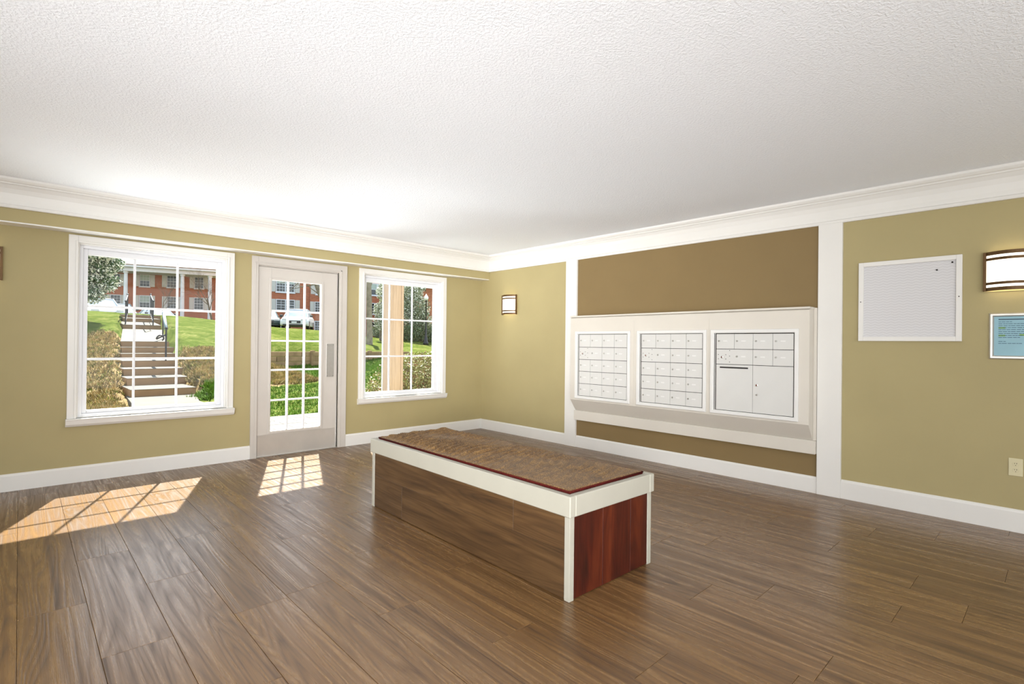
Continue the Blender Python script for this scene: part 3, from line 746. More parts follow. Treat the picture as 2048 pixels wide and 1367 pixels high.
for p in ((740, 722, 21.2), (740, 703.5, 22), (800, 705, 23), (740, 674, 36), (800, 678, 36), (862, 683, 34), (840, 700, 25), (862, 712, 20), (800, 730, 16), (740, 760, 13), (862, 740, 13)): gp(*p)
# parking terrace and the ground behind
for p, z in (((200, 600, 33), 2.75), ((320, 600, 40), 2.65), ((430, 600, 42), 2.6), ((600, 600, 40), 2.0), ((740, 600, 44), 1.6), ((860, 600, 42), 1.3),
             ((200, 600, 60), 3.5), ((320, 600, 58), 3.4), ((430, 600, 60), 3.2), ((600, 600, 52), 2.1), ((740, 600, 58), 1.6), ((860, 600, 60), 1.2), ((0, 600, 40), 3.0), ((0, 600, 60), 3.5), ((1000, 600, 50), 1.0), ((1000, 600, 30), .8)):
    q = at(*p); gw(q.x, q.y, z)
gw(-14, 12, .9); gw(-16, 25, 2.9); gw(20, 5, .1); gw(26, 14, .6)
P_ = np.array(ctl); XY = P_[:, :2] / 10
def Kf(d): return np.where(d > 0, d * d * np.log(np.maximum(d, 1e-9)), 0)
dm = np.linalg.norm(XY[:, None] - XY[None], axis=2); n_ = len(P_)
A_ = np.zeros((n_ + 3, n_ + 3)); A_[:n_, :n_] = Kf(dm) + np.eye(n_) * 0.004; A_[:n_, n_] = 1; A_[:n_, n_ + 1:] = XY; A_[n_, :n_] = 1; A_[n_ + 1:, :n_] = XY.T
sol = np.linalg.solve(A_, np.concatenate([P_[:, 2], np.zeros(3)]))
def hgt(x, y):
    x = np.asarray(x, float); y = np.asarray(y, float); q = np.stack([x, y], -1) / 10
    d = np.linalg.norm(q[..., None, :] - XY, axis=-1)
    return Kf(d) @ sol[:n_] + sol[n_] + q @ sol[n_ + 1:]
def H(x, y): return float(hgt(x, y))

# ---- stairs
FR = [(261, 369.7, 779.5, 775.3), (254.4, 357, 757.6, 755.3), (247.8, 347, 739.5, 737.8), (244.5, 337.6, 722.4, 721.2), (243.5, 334.5, 708.5, 707.8), (243.5, 333.5, 696.3, 695.9), (244, 324, 683.2, 682.8)]
fw_ = [12.3, 13.4, 14.3, 15.2, 16.0, 16.75, 17.45]
st = thing('garden_steps', 'flight of seven concrete steps climbing the bank beyond the left window', 'steps', (-2.9, 9.3, -.13))
SL = Vector(st.location); steps = []
for (pl_, pr_, yl, yr), w in zip(FR, fw_):
    a = at(pl_, yl, w); c = at((pl_ + pr_) / 2, (yl + yr) / 2, w)
    steps.append([a.x, a.y, a.z])
z_prev = -.15
for i, s_ in enumerate(steps):
    s_[2] = -.13 + (i + 1) * (1.185 + .13) / 7
xl = [s_[0] for s_ in steps]; yf = [s_[1] for s_ in steps]
WID = [1.36, 1.38, 1.40, 1.40, 1.42, 1.44, 1.34]
for i in range(7):
    x0 = xl[i]; x1 = x0 + WID[i]; y0 = yf[i]; y1 = (yf[i + 1] if i < 6 else yf[i] + .35) + .02
    zt = steps[i][2]; zb = (-.2 if i == 0 else steps[i - 1][2] - .06)
    k = MB(); k.box(x0, x1, y0, y1, zb - .3, zt - .012, 0); k.box(x0, x1, y0 - .004, y1, zt - .012, zt, 1)
    ob = k.build('step', [MAT['riser'], MAT['concrete']], st, bevel=.006); ob.location = -SL
# walk between the flights
wk = thing('sloping_walk', 'pale concrete walk sloping up between the two flights of steps', 'path', (xl[6], yf[6] + .3, 1.185))
pA = at(246, 656.4, 22.5); pB = at(310, 656.4, 22.5)
vs = [(xl[6], yf[6] + .33, 1.185), (xl[6] + 1.34, yf[6] + .33, 1.185), (pA.x + 1.42, pA.y + .1, pA.z), (pA.x, pA.y + .1, pA.z)]
vs = vs + [(x, y, z - .25) for x, y, z in vs]
fs = [(0, 1, 2, 3), (7, 6, 5, 4), (0, 4, 5, 1), (1, 5, 6, 2), (2, 6, 7, 3), (3, 7, 4, 0)]
ob = MB().add(vs, fs).build('slab', MAT['concrete'], wk); ob.location = -Vector(wk.location)
# upper flight
ut = thing('upper_steps', 'short upper flight of three steps with railings, top of the bank', 'steps', tuple(pA))
UL = Vector(ut.location)
useg = [(22.5, pA.z, 648.4), (23.8, None, 635.6), (24.7, None, 628.6)]
zb = pA.z - .3; yy = pA.y
prof = [(22.5, 648.4, 23.8, 642.3), (23.85, 635.6, 24.7, 634.4), (24.75, 628.6, 26.6, 628.4)]
for i, (w, py, w2, py2) in enumerate(prof):
    q = at(246 + 3 * i, py, w); q2 = at(249 + 3 * i, py2, w2); ye = q2.y + .08
    k = MB(); x0, x1 = q.x, q.x + 1.38
    k.prism([(q.y, zb - .3), (ye, zb - .3), (ye, q2.z - .015), (q.y, q.z - .015)], x0, x1, 'x', 0)
    k.prism([(q.y - .006, q.z - .02), (ye, q2.z - .02), (ye, q2.z), (q.y - .006, q.z)], x0, x1, 'x', 1)
    ob = k.build('step', [MAT['riser'], MAT['concrete']], ut, bevel=.004); ob.location = -UL; zb = q2.z - .1
# iron railings
def rail_set(name, label, pts, posts, h, th, m, group=None, pickets=0, rail_r=.022):
    r = thing(name, label, 'railing', pts[0], 0, group); L_ = Vector(r.location)
    top = [Vector(p) + Vector((0, 0, h)) for p in pts]
    ob = MB().tube(top, rail_r, 8).build('top_rail', m, r, smooth=True); ob.location = -L_
    if pickets:
        low = [Vector(p) + Vector((0, 0, .12)) for p in pts]
        ob = MB().tube(low, .014, 6).build('bottom_rail', MAT['iron'], r); ob.location = -L_
        for i in range(pickets):
            t_ = (i + 1) / (pickets + 1); a = Vector(pts[0]).lerp(Vector(pts[-1]), t_)
            ob = MB().tube([a + Vector((0, 0, .12)), a + Vector((0, 0, h))], .009, 5).build('picket', MAT['iron'], r); ob.location = -L_
    for p in posts:
        p = Vector(p); ob = MB().tube([p, p + Vector((0, 0, h))], th, 8).build('post', MAT['iron'], r); ob.location = -L_
        ob = MB().lathe([(th * 1.4, 0), (th * 1.9, .03), (th * 1.2, .06), (.004, .08)], 8, tuple(p + Vector((0, 0, h)))).build('finial', MAT['iron'], r); ob.location = -L_
    return r
a = at(251, 650, 22.7); b = at(255, 632, 25.2); rail_set('iron_railing', 'black iron railing left of the upper steps', [a, b], [a, b], 1.02, .026, MAT['iron'], 'iron railings of the upper steps', 5)
a = at(306, 650, 22.7); b = at(301, 632, 25.2); rail_set('iron_railing', 'black iron railing right of the upper steps', [a, b], [a, b], 1.02, .026, MAT['iron'], 'iron railings of the upper steps', 5)
a = at(331.5, 721, 15.0); b = at(327, 683, 17.6); c = at(325.5, 674, 19.3)
hr = rail_set('handrail', 'handrail beside the lower steps, top coloured pale blue as if sunlit', [a, b, c], [a, c], .90, .024, MAT['iron'], None, 0)
q = a + Vector((0, 0, .92))
ob = MB().box(-.035, .035, -.02, .10, -.035, .02).build('rail_sunlit_end', MAT['rail_sunlit'], hr, bevel=.008); ob['label'] = 'rail end coloured pale blue as if sunlit'
ob.location = q - Vector(hr.location)
for (p0, p1) in ((a, b), (b, c)):
    ob = MB().tube([p0 + Vector((0, 0, .93)), p1 + Vector((0, 0, .93))], .045, 8).build('rail_sunlit_top', MAT['rail_sunlit'], hr, smooth=True); ob.location = -Vector(hr.location)  # pale sleeve round the rail, coloured as if sunlit
k = MB(); sp = []
for i in range(16):
    t_ = i / 15 * 4.2; rr = .15 * (1 - i / 19); sp.append(a + Vector((-.12 - rr * math.cos(t_) * .8, -.05, .62 + rr * math.sin(t_))))
k.tube(sp, .022, 7); k.tube([sp[0], a + Vector((-.0, -.02, .75))], .02, 7)
ob = k.build('scroll_end', MAT['iron'], hr, smooth=True); ob.location = -Vector(hr.location)

# ---- terrain mesh
xs_ = np.concatenate([np.arange(-16, -5, .8), np.arange(-5, 9, .22), np.arange(9, 40, .9)]); ys_ = np.concatenate([np.arange(.21, 26, .22), np.arange(26, 78, 1.0)])
GX, GY = np.meshgrid(xs_, ys_); GZ = hgt(GX, GY)
sxl = np.array(xl); syf = np.array(yf)
def stair_floor(x, y):
    # None unless under steps/walk; returns the height to stay below
    if y < 9.0 or y > pA.y + 5: return None
    if y < yf[0]: 
        return None
    for i in range(7):
        y1 = yf[i + 1] if i < 6 else yf[6] + .35
        if yf[i] <= y < y1: return (xl[i], xl[i] + WID[i], steps[i][2])
    if y < pA.y:
        t_ = (y - yf[6]) / (pA.y - yf[6]); x0 = xl[6] + (pA.x - xl[6]) * t_; return (x0, x0 + 1.38, 1.185 + (pA.z - 1.185) * t_)
    t_ = (y - pA.y) / 4.5; return (pA.x + t_ * .6, pA.x + t_ * .6 + 1.38, pA.z + .02 + t_ * .5)
zone = np.zeros_like(GX)
gA = at(175, 640, 22); 
for j_ in range(GX.shape[0]):
    for i in range(GX.shape[1]):
        x, y = GX[j_, i], GY[j_, i]
        sf_ = stair_floor(x, y)
        if sf_:
            x0, x1, z = sf_
            if x0 - .12 < x < x1 + .12: GZ[j_, i] = min(GZ[j_, i], z - .22) if x0 - .02 < x < x1 + .02 else z - .06
        if y < 4.2 and -3.4 < x < 1.2: GZ[j_, i] = min(GZ[j_, i], -.16)
        if 4 < y < 9.6 and -3.3 < x < -1.6: GZ[j_, i] = min(GZ[j_, i], -.16)
        GZ[j_, i] += .03 * mnoise.noise(Vector((x * 1.3, y * 1.3, 0))) if not sf_ and y > 4.4 else 0
        # straw covered banks each side of the lower steps; a low mound before the timber wall
        zn = 0.0
        wob = 1.6 * mnoise.noise(Vector((x * .8, y * .8, 4)))
        if x < -2.2 and 4.5 < y < 18.8 + wob: zn = 1.0
        if x >= -2.2 and 8.5 + .35 * max(0, x) < y < 13.7 + wob * .6 and x < 1.45 + wob * .5: zn = 1.0
        if x >= -2.2 and 5.2 < y <= 8.5: zn = .35
        if x < -2.2 and y < 3.6: zn = .3
        if y > 30: zn = .25
        zone[j_, i] = zn
R_, Cn = GX.shape
vs = np.stack([GX.ravel(), GY.ravel(), GZ.ravel()], 1).tolist()
fs = [(j_ * Cn + i, j_ * Cn + i + 1, (j_ + 1) * Cn + i + 1, (j_ + 1) * Cn + i) for j_ in range(R_ - 1) for i in range(Cn - 1)]
me = bpy.data.meshes.new('lawn'); me.from_pydata(vs, [], fs); me.materials.append(MAT['ground'])
me.polygons.foreach_set('use_smooth', [True] * len(fs))
at_ = me.attributes.new('zone', 'FLOAT', 'POINT'); at_.data.foreach_set('value', zone.ravel().tolist())
gr = bpy.data.objects.new('lawn', me); link(gr); tag(gr, kind='structure')
def gz(x, y):
    i = min(max(int(np.searchsorted(xs_, x)) - 1, 0), len(xs_) - 2); j_ = min(max(int(np.searchsorted(ys_, y)) - 1, 0), len(ys_) - 2)
    tx = (x - xs_[i]) / (xs_[i + 1] - xs_[i]); ty = (y - ys_[j_]) / (ys_[j_ + 1] - ys_[j_])
    return float((GZ[j_, i] * (1 - tx) + GZ[j_, i + 1] * tx) * (1 - ty) + (GZ[j_ + 1, i] * (1 - tx) + GZ[j_ + 1, i + 1] * tx) * ty)

# ---- walk and porch paving
k = MB(); pz = -.115
poly = [(-3.05, 9.62), (-1.60, 9.62), (-1.97, 7.5), (-1.95, 5.5), (-1.7, 3.85), (-3.3, 3.85), (-3.3, 6.0)]
k.prism(poly, pz - .1, pz, 'z'); wk2 = k.build('garden_path', MAT['concrete'], None, bevel=.006)
tag(wk2, 'flat concrete path at the foot of the lower steps', 'path')
pc = thing('paved_porch', 'bright paved porch floor outside the glazed door', 'paving', (-1, 2, -.2))
PL = Vector(pc.location); me_pav = None
rows_ = 0
for r_ in range(18):
    y0 = .22 + r_ * .2; off = (r_ % 2) * .3
    for c_ in range(-1, 8):
        x0 = -3.3 + off + c_ * .6
        if x0 + .6 > 1.5 or x0 < -3.4: continue
        if me_pav is None:
            me_pav = MB().box(-.296, .296, -.096, .096, -.04, .04).mesh('paver', MAT['paver'])
        ob = bpy.data.objects.new('paver', me_pav); link(ob, pc); ob.location = Vector((x0 + .3, y0 + .1, -.14 + random.uniform(-.0015, .0015))) - PL
sh(MB().box(-3.35, 1.5, .2, 3.84, -.3, -.108).build('mortar_bed', MAT['concrete'], pc), PL)

# ---- porch column
pcx, pcy = -.86, 1.05
cl = thing('porch_column', 'tall square peach-coloured porch column outside the right window', 'column', (pcx, pcy, -.1), 0)
W_ = .108
def cbx(nm, m, *b, bevel=0): return boxo(nm, m, cl, *b, bevel=bevel)
cbx('shaft', MAT['column'], -W_, W_, -W_, W_, 0, 3.6, bevel=.004)
for sgn in (-1, 1):
    for x0, x1 in ((-W_, -W_ + .028), (W_ - .028, W_)):
        cbx('edge_trim', MAT['column'], x0, x1, sgn * W_, sgn * (W_ + .012), 0, 3.6)
        ob = boxo('edge_trim', MAT['house_white'] if sgn < 0 else MAT['column'], cl, sgn * W_, sgn * (W_ + .012), x0, x1, 0, 3.6)  # left-face trims coloured white to imitate the brighter sky light there
cbx('base', MAT['column'], -W_ - .04, W_ + .04, -W_ - .04, W_ + .04, 0, .2, bevel=.01)

# ---- foliage helpers
def cards(name, pts, size, mats, parent=None, flat_=.0, seed=1):
    rg = np.random.default_rng(seed); n = len(pts); P0 = np.asarray(pts)
    a = rg.normal(size=(n, 3)); a /= np.linalg.norm(a, axis=1)[:, None]
    b = rg.normal(size=(n, 3)); b -= (b * a).sum(1)[:, None] * a; b /= np.linalg.norm(b, axis=1)[:, None]
    s_ = size * rg.uniform(.6, 1.3, n)[:, None]
    c = np.cross(a, b)
    v0 = P0 - a * s_; v1 = P0 + b * s_ * .5 + c * s_ * .12; v2 = P0 + a * s_; v3 = P0 - b * s_ * .5 + c * s_ * .12
    V = np.stack([v0, v1, v2, v3], 1).reshape(-1, 3)
    me = bpy.data.meshes.new(name); me.from_pydata(V.tolist(), [], [(4 * i, 4 * i + 1, 4 * i + 2, 4 * i + 3) for i in range(n)])
    if not isinstance(mats, (list, tuple)): mats = [mats]
    for m in mats: me.materials.append(m)
    if len(mats) > 1: me.polygons.foreach_set('material_index', rg.choice(len(mats), n, p=[.55, .25, .2][:len(mats)] if len(mats) == 3 else None).astype('i').tolist())
    ob = bpy.data.objects.new(name, me); link(ob, parent); ob['kind'] = 'stuff'
    if parent is not None: ob.location = -Vector(parent.location)
    return ob
def blob_pts(blobs, n, seed=1, shell=.55):
    rg = np.random.default_rng(seed); tot = sum(b[3] * b[4] * b[5] for b in blobs); out = []
    for (x, y, z, rx, ry, rz) in blobs:
        m = max(4, int(n * rx * ry * rz / tot)); d = rg.normal(size=(m, 3)); d /= np.linalg.norm(d, axis=1)[:, None]
        r = (shell + (1 - shell) * rg.random(m) ** .6)[:, None]; out.append(np.array([x, y, z]) + d * r * np.array([rx, ry, rz]))
    return np.concatenate(out)
def branches(root, start, direction, length, r0, depth, k, spread=.5, seed=1, m=None, gravity=0.0, children=3):
    rg = random.Random(seed); tips = []
    def rec(p, d, L_, r, dep):
        pts, rad = [p], [r]; q = p; dd = d.copy(); n = 4
        for i in range(n):
            dd = (dd + Vector((rg.uniform(-1, 1), rg.uniform(-1, 1), rg.uniform(-1, 1) - gravity)) * .12).normalized()
            q = q + dd * L_ / n; pts.append(q); rad.append(r * (1 - .45 * (i + 1) / n))
        k.tube(pts, rad, 6 if dep > 1 else 4, cap=False)
        if dep == 0: tips.append(q); return
        for c in range(children + (1 if dep > 1 else 0)):
            i = rg.choice([2, 3, 4]); nd = (dd + Vector((rg.uniform(-1, 1), rg.uniform(-1, 1), rg.uniform(-.5, .9))) * spread).normalized()
            rec(pts[i], nd, L_ * rg.uniform(.6, .8), rad[i] * .62, dep - 1)
    rec(Vector(start), Vector(direction).normalized(), length, r0, depth); return tips

# flowering evergreen at the left
p = at(150, 640, 22); base = Vector((p.x, p.y, gz(p.x, p.y)))
t1 = thing('flowering_evergreen', 'dense green tree covered in white blossom beyond the left window', 'tree', tuple(base))
k = MB(); k.tube([base + Vector((0, 0, -.2)), base + Vector((0, 0, 1.5)), base + Vector((.1, 0, 3.5))], [.2, .16, .08], 9)
for a_ in range(7): k.tube([base + Vector((0, 0, 1.3 + .2 * a_)), base + Vector((1.3 * math.cos(a_ * .9), 1.0 * math.sin(a_ * .9), 2.0 + .3 * a_))], [.06, .02], 6)
sh(k.build('trunk', MAT['bark'], t1), base)
bl = []
rg = random.Random(5)
for px_, py_, r_ in ((160, 520, .95), (205, 530, .62), (228, 528, .40), (190, 560, .70), (160, 570, .85), (215, 565, .42), (232, 560, .22), (180, 588, .5), (200, 590, .30), (222, 578, .20), (150, 480, 1.1), (200, 490, .8), (242, 524, .2)):
    q = at(px_, py_, 21.6 + rg.uniform(-.3, .6)); bl.append((q.x, q.y, q.z, r_, r_, r_ * .8))
cards('leaves', blob_pts(bl, 15000, 2, .3), .055, MAT['leaf_dark'], t1, seed=3)
cards('blossom_clusters', blob_pts(bl, 7500, 4, .75), .06, MAT['blossom'], t1, seed=5)

# ---- ground cover tufts on the banks and fresh grass blades near the door
def tufts(name, label, cat, cnt, region, size, m, seed, par=None, blades=5):
    rg = random.Random(seed); V = []; F = []
    for _ in range(cnt):
        for tr in range(20):
            x, y = region(rg)
            if x is not None: break
        sf_ = stair_floor(x, y)
        if sf_ and sf_[0] - .06 < x < sf_[1] + .06: continue
        z = gz(x, y)
        for b in range(blades):
            a_ = rg.uniform(0, 2 * PI); L_ = size * rg.uniform(.5, 1.2); lean = rg.uniform(.2, 1.1); w_ = size * .14
            bx_, by_ = x + rg.uniform(-.05, .05), y + rg.uniform(-.05, .05); dx, dy = math.cos(a_), math.sin(a_); n0 = len(V)
            V += [(bx_ - dy * w_, by_ + dx * w_, z - .01), (bx_ + dy * w_, by_ - dx * w_, z - .01), (bx_ + dx * L_ * lean, by_ + dy * L_ * lean, z + L_ * (1.2 - lean * .7))]
            F.append((n0, n0 + 1, n0 + 2))
    me = bpy.data.meshes.new(name); me.from_pydata(V, [], F); me.materials.append(m)
    ob = bpy.data.objects.new(name, me); link(ob); tag(ob, label, cat, None, 'stuff'); return ob
def reg_bank(rg):
    if rg.random() < .5:
        x, y = rg.uniform(-5.2, -2.4), rg.uniform(5, 18.5)
        if y < 9.8 and x > -3.25: x -= .9
    else:
        x, y = rg.uniform(-1.62, 1.4), rg.uniform(8.75, 13.6)
        if x < -1.5 and y < 9.7: y += 1
    y += rg.gauss(0, .35) if y > 12 else 0
    return (x, y)
tufts('straw_groundcover', 'straw-coloured dry ground cover on the banks beside the lower steps', 'ground cover', 12000, reg_bank, .11, MAT['straw_tuft'], 11)
tufts('green_groundcover', 'olive green ground cover mixed into the dry banks', 'ground cover', 4200, reg_bank, .10, MAT['green_tuft'], 12)
def reg_lawn(rg):
    x, y = rg.uniform(-1.6, 6), rg.uniform(4.0, 14)
    if x < 1.5 and y > 8.4: x = rg.uniform(1.5, 6)
    return (x, y)
tufts('grass_blades', 'bright green grass blades between the porch and the timber wall', 'grass', 14000, reg_lawn, .07, MAT['grass_blade'], 13)
def reg_tuft(rg): return (rg.gauss(-1.42, .16), rg.gauss(8.35, .28))
tufts('grass_patch', 'small bright grass patch right of the foot of the steps', 'grass', 900, reg_tuft, .13, MAT['grass_blade'], 14)
# ---- timber retaining wall
rw = thing('timber_retaining_wall', 'low retaining wall of three stacked landscape timbers across the lawn', 'retaining wall', tuple(at(541, 727, 19.6)))
RL = Vector(rw.location)
A0 = at(480, 727, 18.6); A1 = at(622, 727.5, 20.1); A2 = at(815, 722, 22.6)
tz0, tz1 = .30, .86; hgt_ = (tz1 - tz0) / 3
def timbers(p, q, off):
    d = Vector((q.x - p.x, q.y - p.y, 0)); Lt = d.length; d.normalize(); ang = math.atan2(d.y, d.x)
    for r_ in range(3):
        s_ = -(.9 * (r_ % 2))
        while s_ < Lt - .05:
            a_, b_ = max(s_, 0), min(s_ + 2.1, Lt)
            if b_ - a_ > .1:
                l_ = (b_ - a_); me = MB().box(-l_ / 2 + .006, l_ / 2 - .006, -.09, .09, -hgt_ / 2 + .005, hgt_ / 2 - .005)
                ob = me.build('timber', MAT['timber'], rw, bevel=.012)
                c = Vector((p.x, p.y, 0)) + d * (a_ + b_) / 2; c += Vector((-d.y, d.x, 0)) * (off + random.uniform(-.008, .008)); c.z = tz0 + hgt_ * (r_ + .5)
                ob.location = c - RL; ob.rotation_euler = (0, 0, ang)
            s_ += 2.1
timbers(A0, A1, 0); timbers(A1, A2, -.12)
for q_ in (A1, at(736, 724, 21.4)):
    ob = MB().box(-.07, .07, -.07, .07, -.3, .60).build('stake', MAT['timber'], rw, bevel=.01); ob.location = Vector((q_.x, q_.y - .14, tz0)) - RL
# low pale wall near the lamp
q = at(800, 686, 35); q2 = at(841, 686, 36)
lw = MB().box(0, (q2 - q).length, -.15, .15, -.2, .36).build('low_wall', MAT['concrete'], None, bevel=.02)
lw.location = (q.x, q.y, q.z + .05); lw.rotation_euler = (0, 0, math.atan2(q2.y - q.y, q2.x - q.x)); tag(lw, 'short pale masonry wall at the top of the right-hand lawn', 'wall')

# ---- hedge outside the right window
hb = [];
rg = random.Random(9)
for px_, py_, w, r_ in ((752, 785, 8.3, .22), (765, 770, 8.4, .25), (775, 745, 8.6, .20), (768, 800, 8.2, .3), (815, 755, 8.8, .42), (835, 745, 9.2, .42), (858, 745, 9.4, .42), (880, 755, 9.6, .42), (800, 790, 8.6, .4), (840, 790, 9.0, .45), (870, 795, 9.3, .45), (812, 728, 9.0, .18), (848, 722, 9.4, .15), (745, 800, 8.3, .2)):
    q = at(px_, py_, w + .35); hb.append((q.x, q.y, q.z, r_, r_, r_))
q0 = at(820, 800, 8.8); hd = thing('hedge', 'clipped olive and bronze leaved hedge behind the porch column', 'hedge', (q0.x, q0.y, -.14))
k = MB()
for b in hb[4:11]:
    for _ in range(5): k.tube([(b[0] + rg.uniform(-.1, .1), b[1], -.14), (b[0] + rg.uniform(-.25, .25), b[1] + rg.uniform(-.2, .2), b[2] + rg.uniform(0, b[5] * .7))], [.012, .004], 5)
sh(k.build('stems', MAT['twig'], hd), Vector(hd.location))
cards('leaves', blob_pts(hb, 17000, 6, .35), .021, [MAT['leaf_hedge'], MAT['leaf_hedge_red'], MAT['leaf_hedge_light']], hd, seed=7)

# ---- trees on the right
q = at(738.5, 676, 27); tr = thing('lawn_tree', 'thick pale trunk of a tree at the left of the right window', 'tree', (q.x, q.y, gz(q.x, q.y)))
k = MB(); zb = gz(q.x, q.y) - .2
k.tube([(q.x, q.y, zb), (q.x + .02, q.y, 1.8), tuple(at(738.5, 600, 27)), tuple(at(737, 560, 27)), tuple(at(734, 500, 27))], [.19, .145, .135, .13, .11], 10)
k.tube([at(738, 575, 27), at(752, 545, 27), at(775, 505, 27)], [.07, .05, .03], 7); k.tube([at(737.5, 570, 27), at(728, 545, 27), at(715, 520, 27.3)], [.08, .05, .03], 7)
sh(k.build('trunk', MAT['bark_pale'], tr), Vector(tr.location))
def blossom_tree(label, pxb, w, blobs, nl, nb, seed, leafm='leaf_grey'):
    q = at(pxb, 680, w); t_ = thing('blossom_tree', label, 'tree', (q.x, q.y, gz(q.x, q.y)), 0, 'blossoming trees'); k = MB()
    bs = []
    for px_, py_, r_ in blobs: c = at(px_, py_, w + random.uniform(-.5, .5)); bs.append((c.x, c.y, c.z, r_, r_, r_))
    b0 = Vector(t_.location); k.tube([b0 - Vector((0, 0, .2)), b0 + Vector((0, 0, 1.2))], [.14, .10], 8)
    for b in bs: k.tube([b0 + Vector((0, 0, 1.1)), (b0 + Vector((0, 0, 1.6))).lerp(Vector(b[:3]), .5), Vector(b[:3])], [.07, .04, .015], 6)
    sh(k.build('trunk', MAT['bark'], t_), b0)
    cards('leaves', blob_pts(bs, nl, seed, .3), .075, MAT[leafm], t_, seed=seed + 1)
    cards('blossom_clusters', blob_pts(bs, nb, seed + 2, .6), .045, MAT['blossom'], t_, seed=seed + 3)
blossom_tree('blossoming tree spreading in front of the brick house at the left of the right window', 763, 31, ((768, 585, .5), (775, 610, .55), (762, 622, .45), (778, 640, .7), (765, 648, .4), (758, 640, .35), (775, 570, .5), (757, 615, .3)), 2200, 4200, 21)
blossom_tree('grey-green blossoming tree behind the lamp post', 822, 34, ((818, 590, .9), (830, 615, 1.0), (838, 635, .8), (815, 640, 1.0), (828, 572, .8), (856, 655, .7), (838, 655, .8), (808, 610, .7)), 7000, 5200, 31)
# shrubs at the crest on the right
for pxs, w, r_, lb in ((822, 33, .75, 'dark green shrub below the blossoming tree, by the low pale wall'), (852, 33.5, .75, 'olive shrub at the foot of the lamp post'), (768, 34, .8, 'dark shrub at the lawn edge in front of the lowest house windows')):
    q = at(pxs, 675, w); s_ = thing('round_shrub', lb, 'shrub', (q.x, q.y, gz(q.x, q.y)), 0, 'shrubs at the lawn edge')
    z = gz(q.x, q.y)
    k = MB(); [k.tube([(q.x, q.y, z - .1), (q.x + .3 * math.cos(i), q.y + .3 * math.sin(i), z + .6)], [.03, .012], 5) for i in range(6)]
    sh(k.build('stems', MAT['twig'], s_), Vector(s_.location))
    cards('leaves', blob_pts([(q.x, q.y, z + .45, r_, r_, .6), (q.x + .5, q.y, z + .3, r_ * .8, r_ * .8, .5)], 3800, 41 + pxs, .3), .06, [MAT['leaf_grey'], MAT['leaf_dark'], MAT['leaf_hedge']], s_, seed=pxs)

# ---- lamp post
q = at(851.5, 684, 30.5); lz = gz(q.x, q.y)
lp = thing('lamp_post', 'black garden lamp post with white acorn globe beyond the right window', 'street lamp', (q.x, q.y, lz))
htop = at(848, 600, 30.5).z - lz
MB().lathe([(.16, 0), (.16, .12), (.10, .2), (.075, .5), (.055, .6), (.035, htop - .12), (.06, htop - .1), (.045, htop - .04), (.08, htop)], 12).build('post', MAT['iron'], lp, smooth=True)
MB().lathe([(.08, htop), (.125, htop + .10), (.13, htop + .17), (.09, htop + .24), (.06, htop + .28), (.035, htop + .33), (.01, htop + .37)], 14).build('globe', MAT['globe'], lp, smooth=True)['label'] = 'white acorn globe'
# small sign by the tree
q = at(748, 670, 36); z = gz(q.x, q.y)
sg = thing('garden_sign', 'tiny dark sign with white marks beside the tree trunk', 'sign', (q.x, q.y, z), -.6)
MB().box(-.3, -.25, -.03, .03, -.1, .55).build('post', MAT['iron'], sg); MB().box(-.22, .35, -.02, .02, .08, .42).build('board', MAT['iron'], sg)
k = MB()
for r_ in range(2):
    for c_ in range(6 - 2 * r_): k.box(-.18 + c_ * .085 + r_ * .1, -.12 + c_ * .085 + r_ * .1, -.026, -.02, .28 - .14 * r_, .35 - .14 * r_)
k.build('white_marks', MAT['house_white'], sg)

# ---- bare trees
def bare(label, pxb, pyb, w, direction, L_, r0, depth, seed, spread=.6, children=3, start_up=0):
    q = at(pxb, pyb, w); z = gz(q.x, q.y) - .1 if not start_up else q.z
    t_ = thing('bare_tree', label, 'tree', (q.x, q.y, z), 0, 'bare trees by the portico house'); k = MB()
    branches(t_, (q.x, q.y, z), direction, L_, r0, depth, k, spread, seed, children=children)
    sh(k.build('branches', MAT['twig'], t_), Vector(t_.location)); return t_
bare('bare twiggy tree in front of the right end of the portico house', 424, 645, 29, (-.15, 0, 1), 1.25, .06, 5, 4, .75, 3)
bare('leafless tree with fine twigs before the middle of the portico house', 326, 632, 40, (.0, 0, 1), 1.6, .045, 4, 8, .8, 4)
q = at(650, 625, 26)
t_ = thing('leaning_tree', 'bare tree with a thick leaning limb at the upper right of the door glass', 'tree', (q.x + 1.0, q.y, gz(q.x + 1.0, q.y)))
k = MB(); zb = t_.location.z - .2
k.tube([(q.x + 1.0, q.y, zb), at(668, 640, 26), at(652, 605, 26), at(641, 590, 26), at(634, 573, 26), at(628, 555, 26), at(622, 520, 26)], [.2, .17, .15, .12, .10, .09, .06], 9)
for a_, b_, c_ in (((634, 585), (620, 575), (612, 560)), ((631, 568), (610, 572), (585, 578)), ((629, 560), (600, 562), (575, 585)), ((640, 590), (650, 560), (660, 530)), ((628, 556), (598, 556), (560, 566))):
    pts = [at(*a_, 26), at(*b_, 26.2), at(*c_, 26.4)]; k.tube(pts, [.035, .022, .01], 6)
    for s_ in range(5):
        m_ = pts[1].lerp(pts[2], s_ / 5); k.tube([m_, m_ + Vector((random.uniform(-.5, .3), 0, random.uniform(-.1, .5)))], [.012, .005], 4)
sh(k.build('limbs', MAT['bark'], t_), Vector(t_.location))

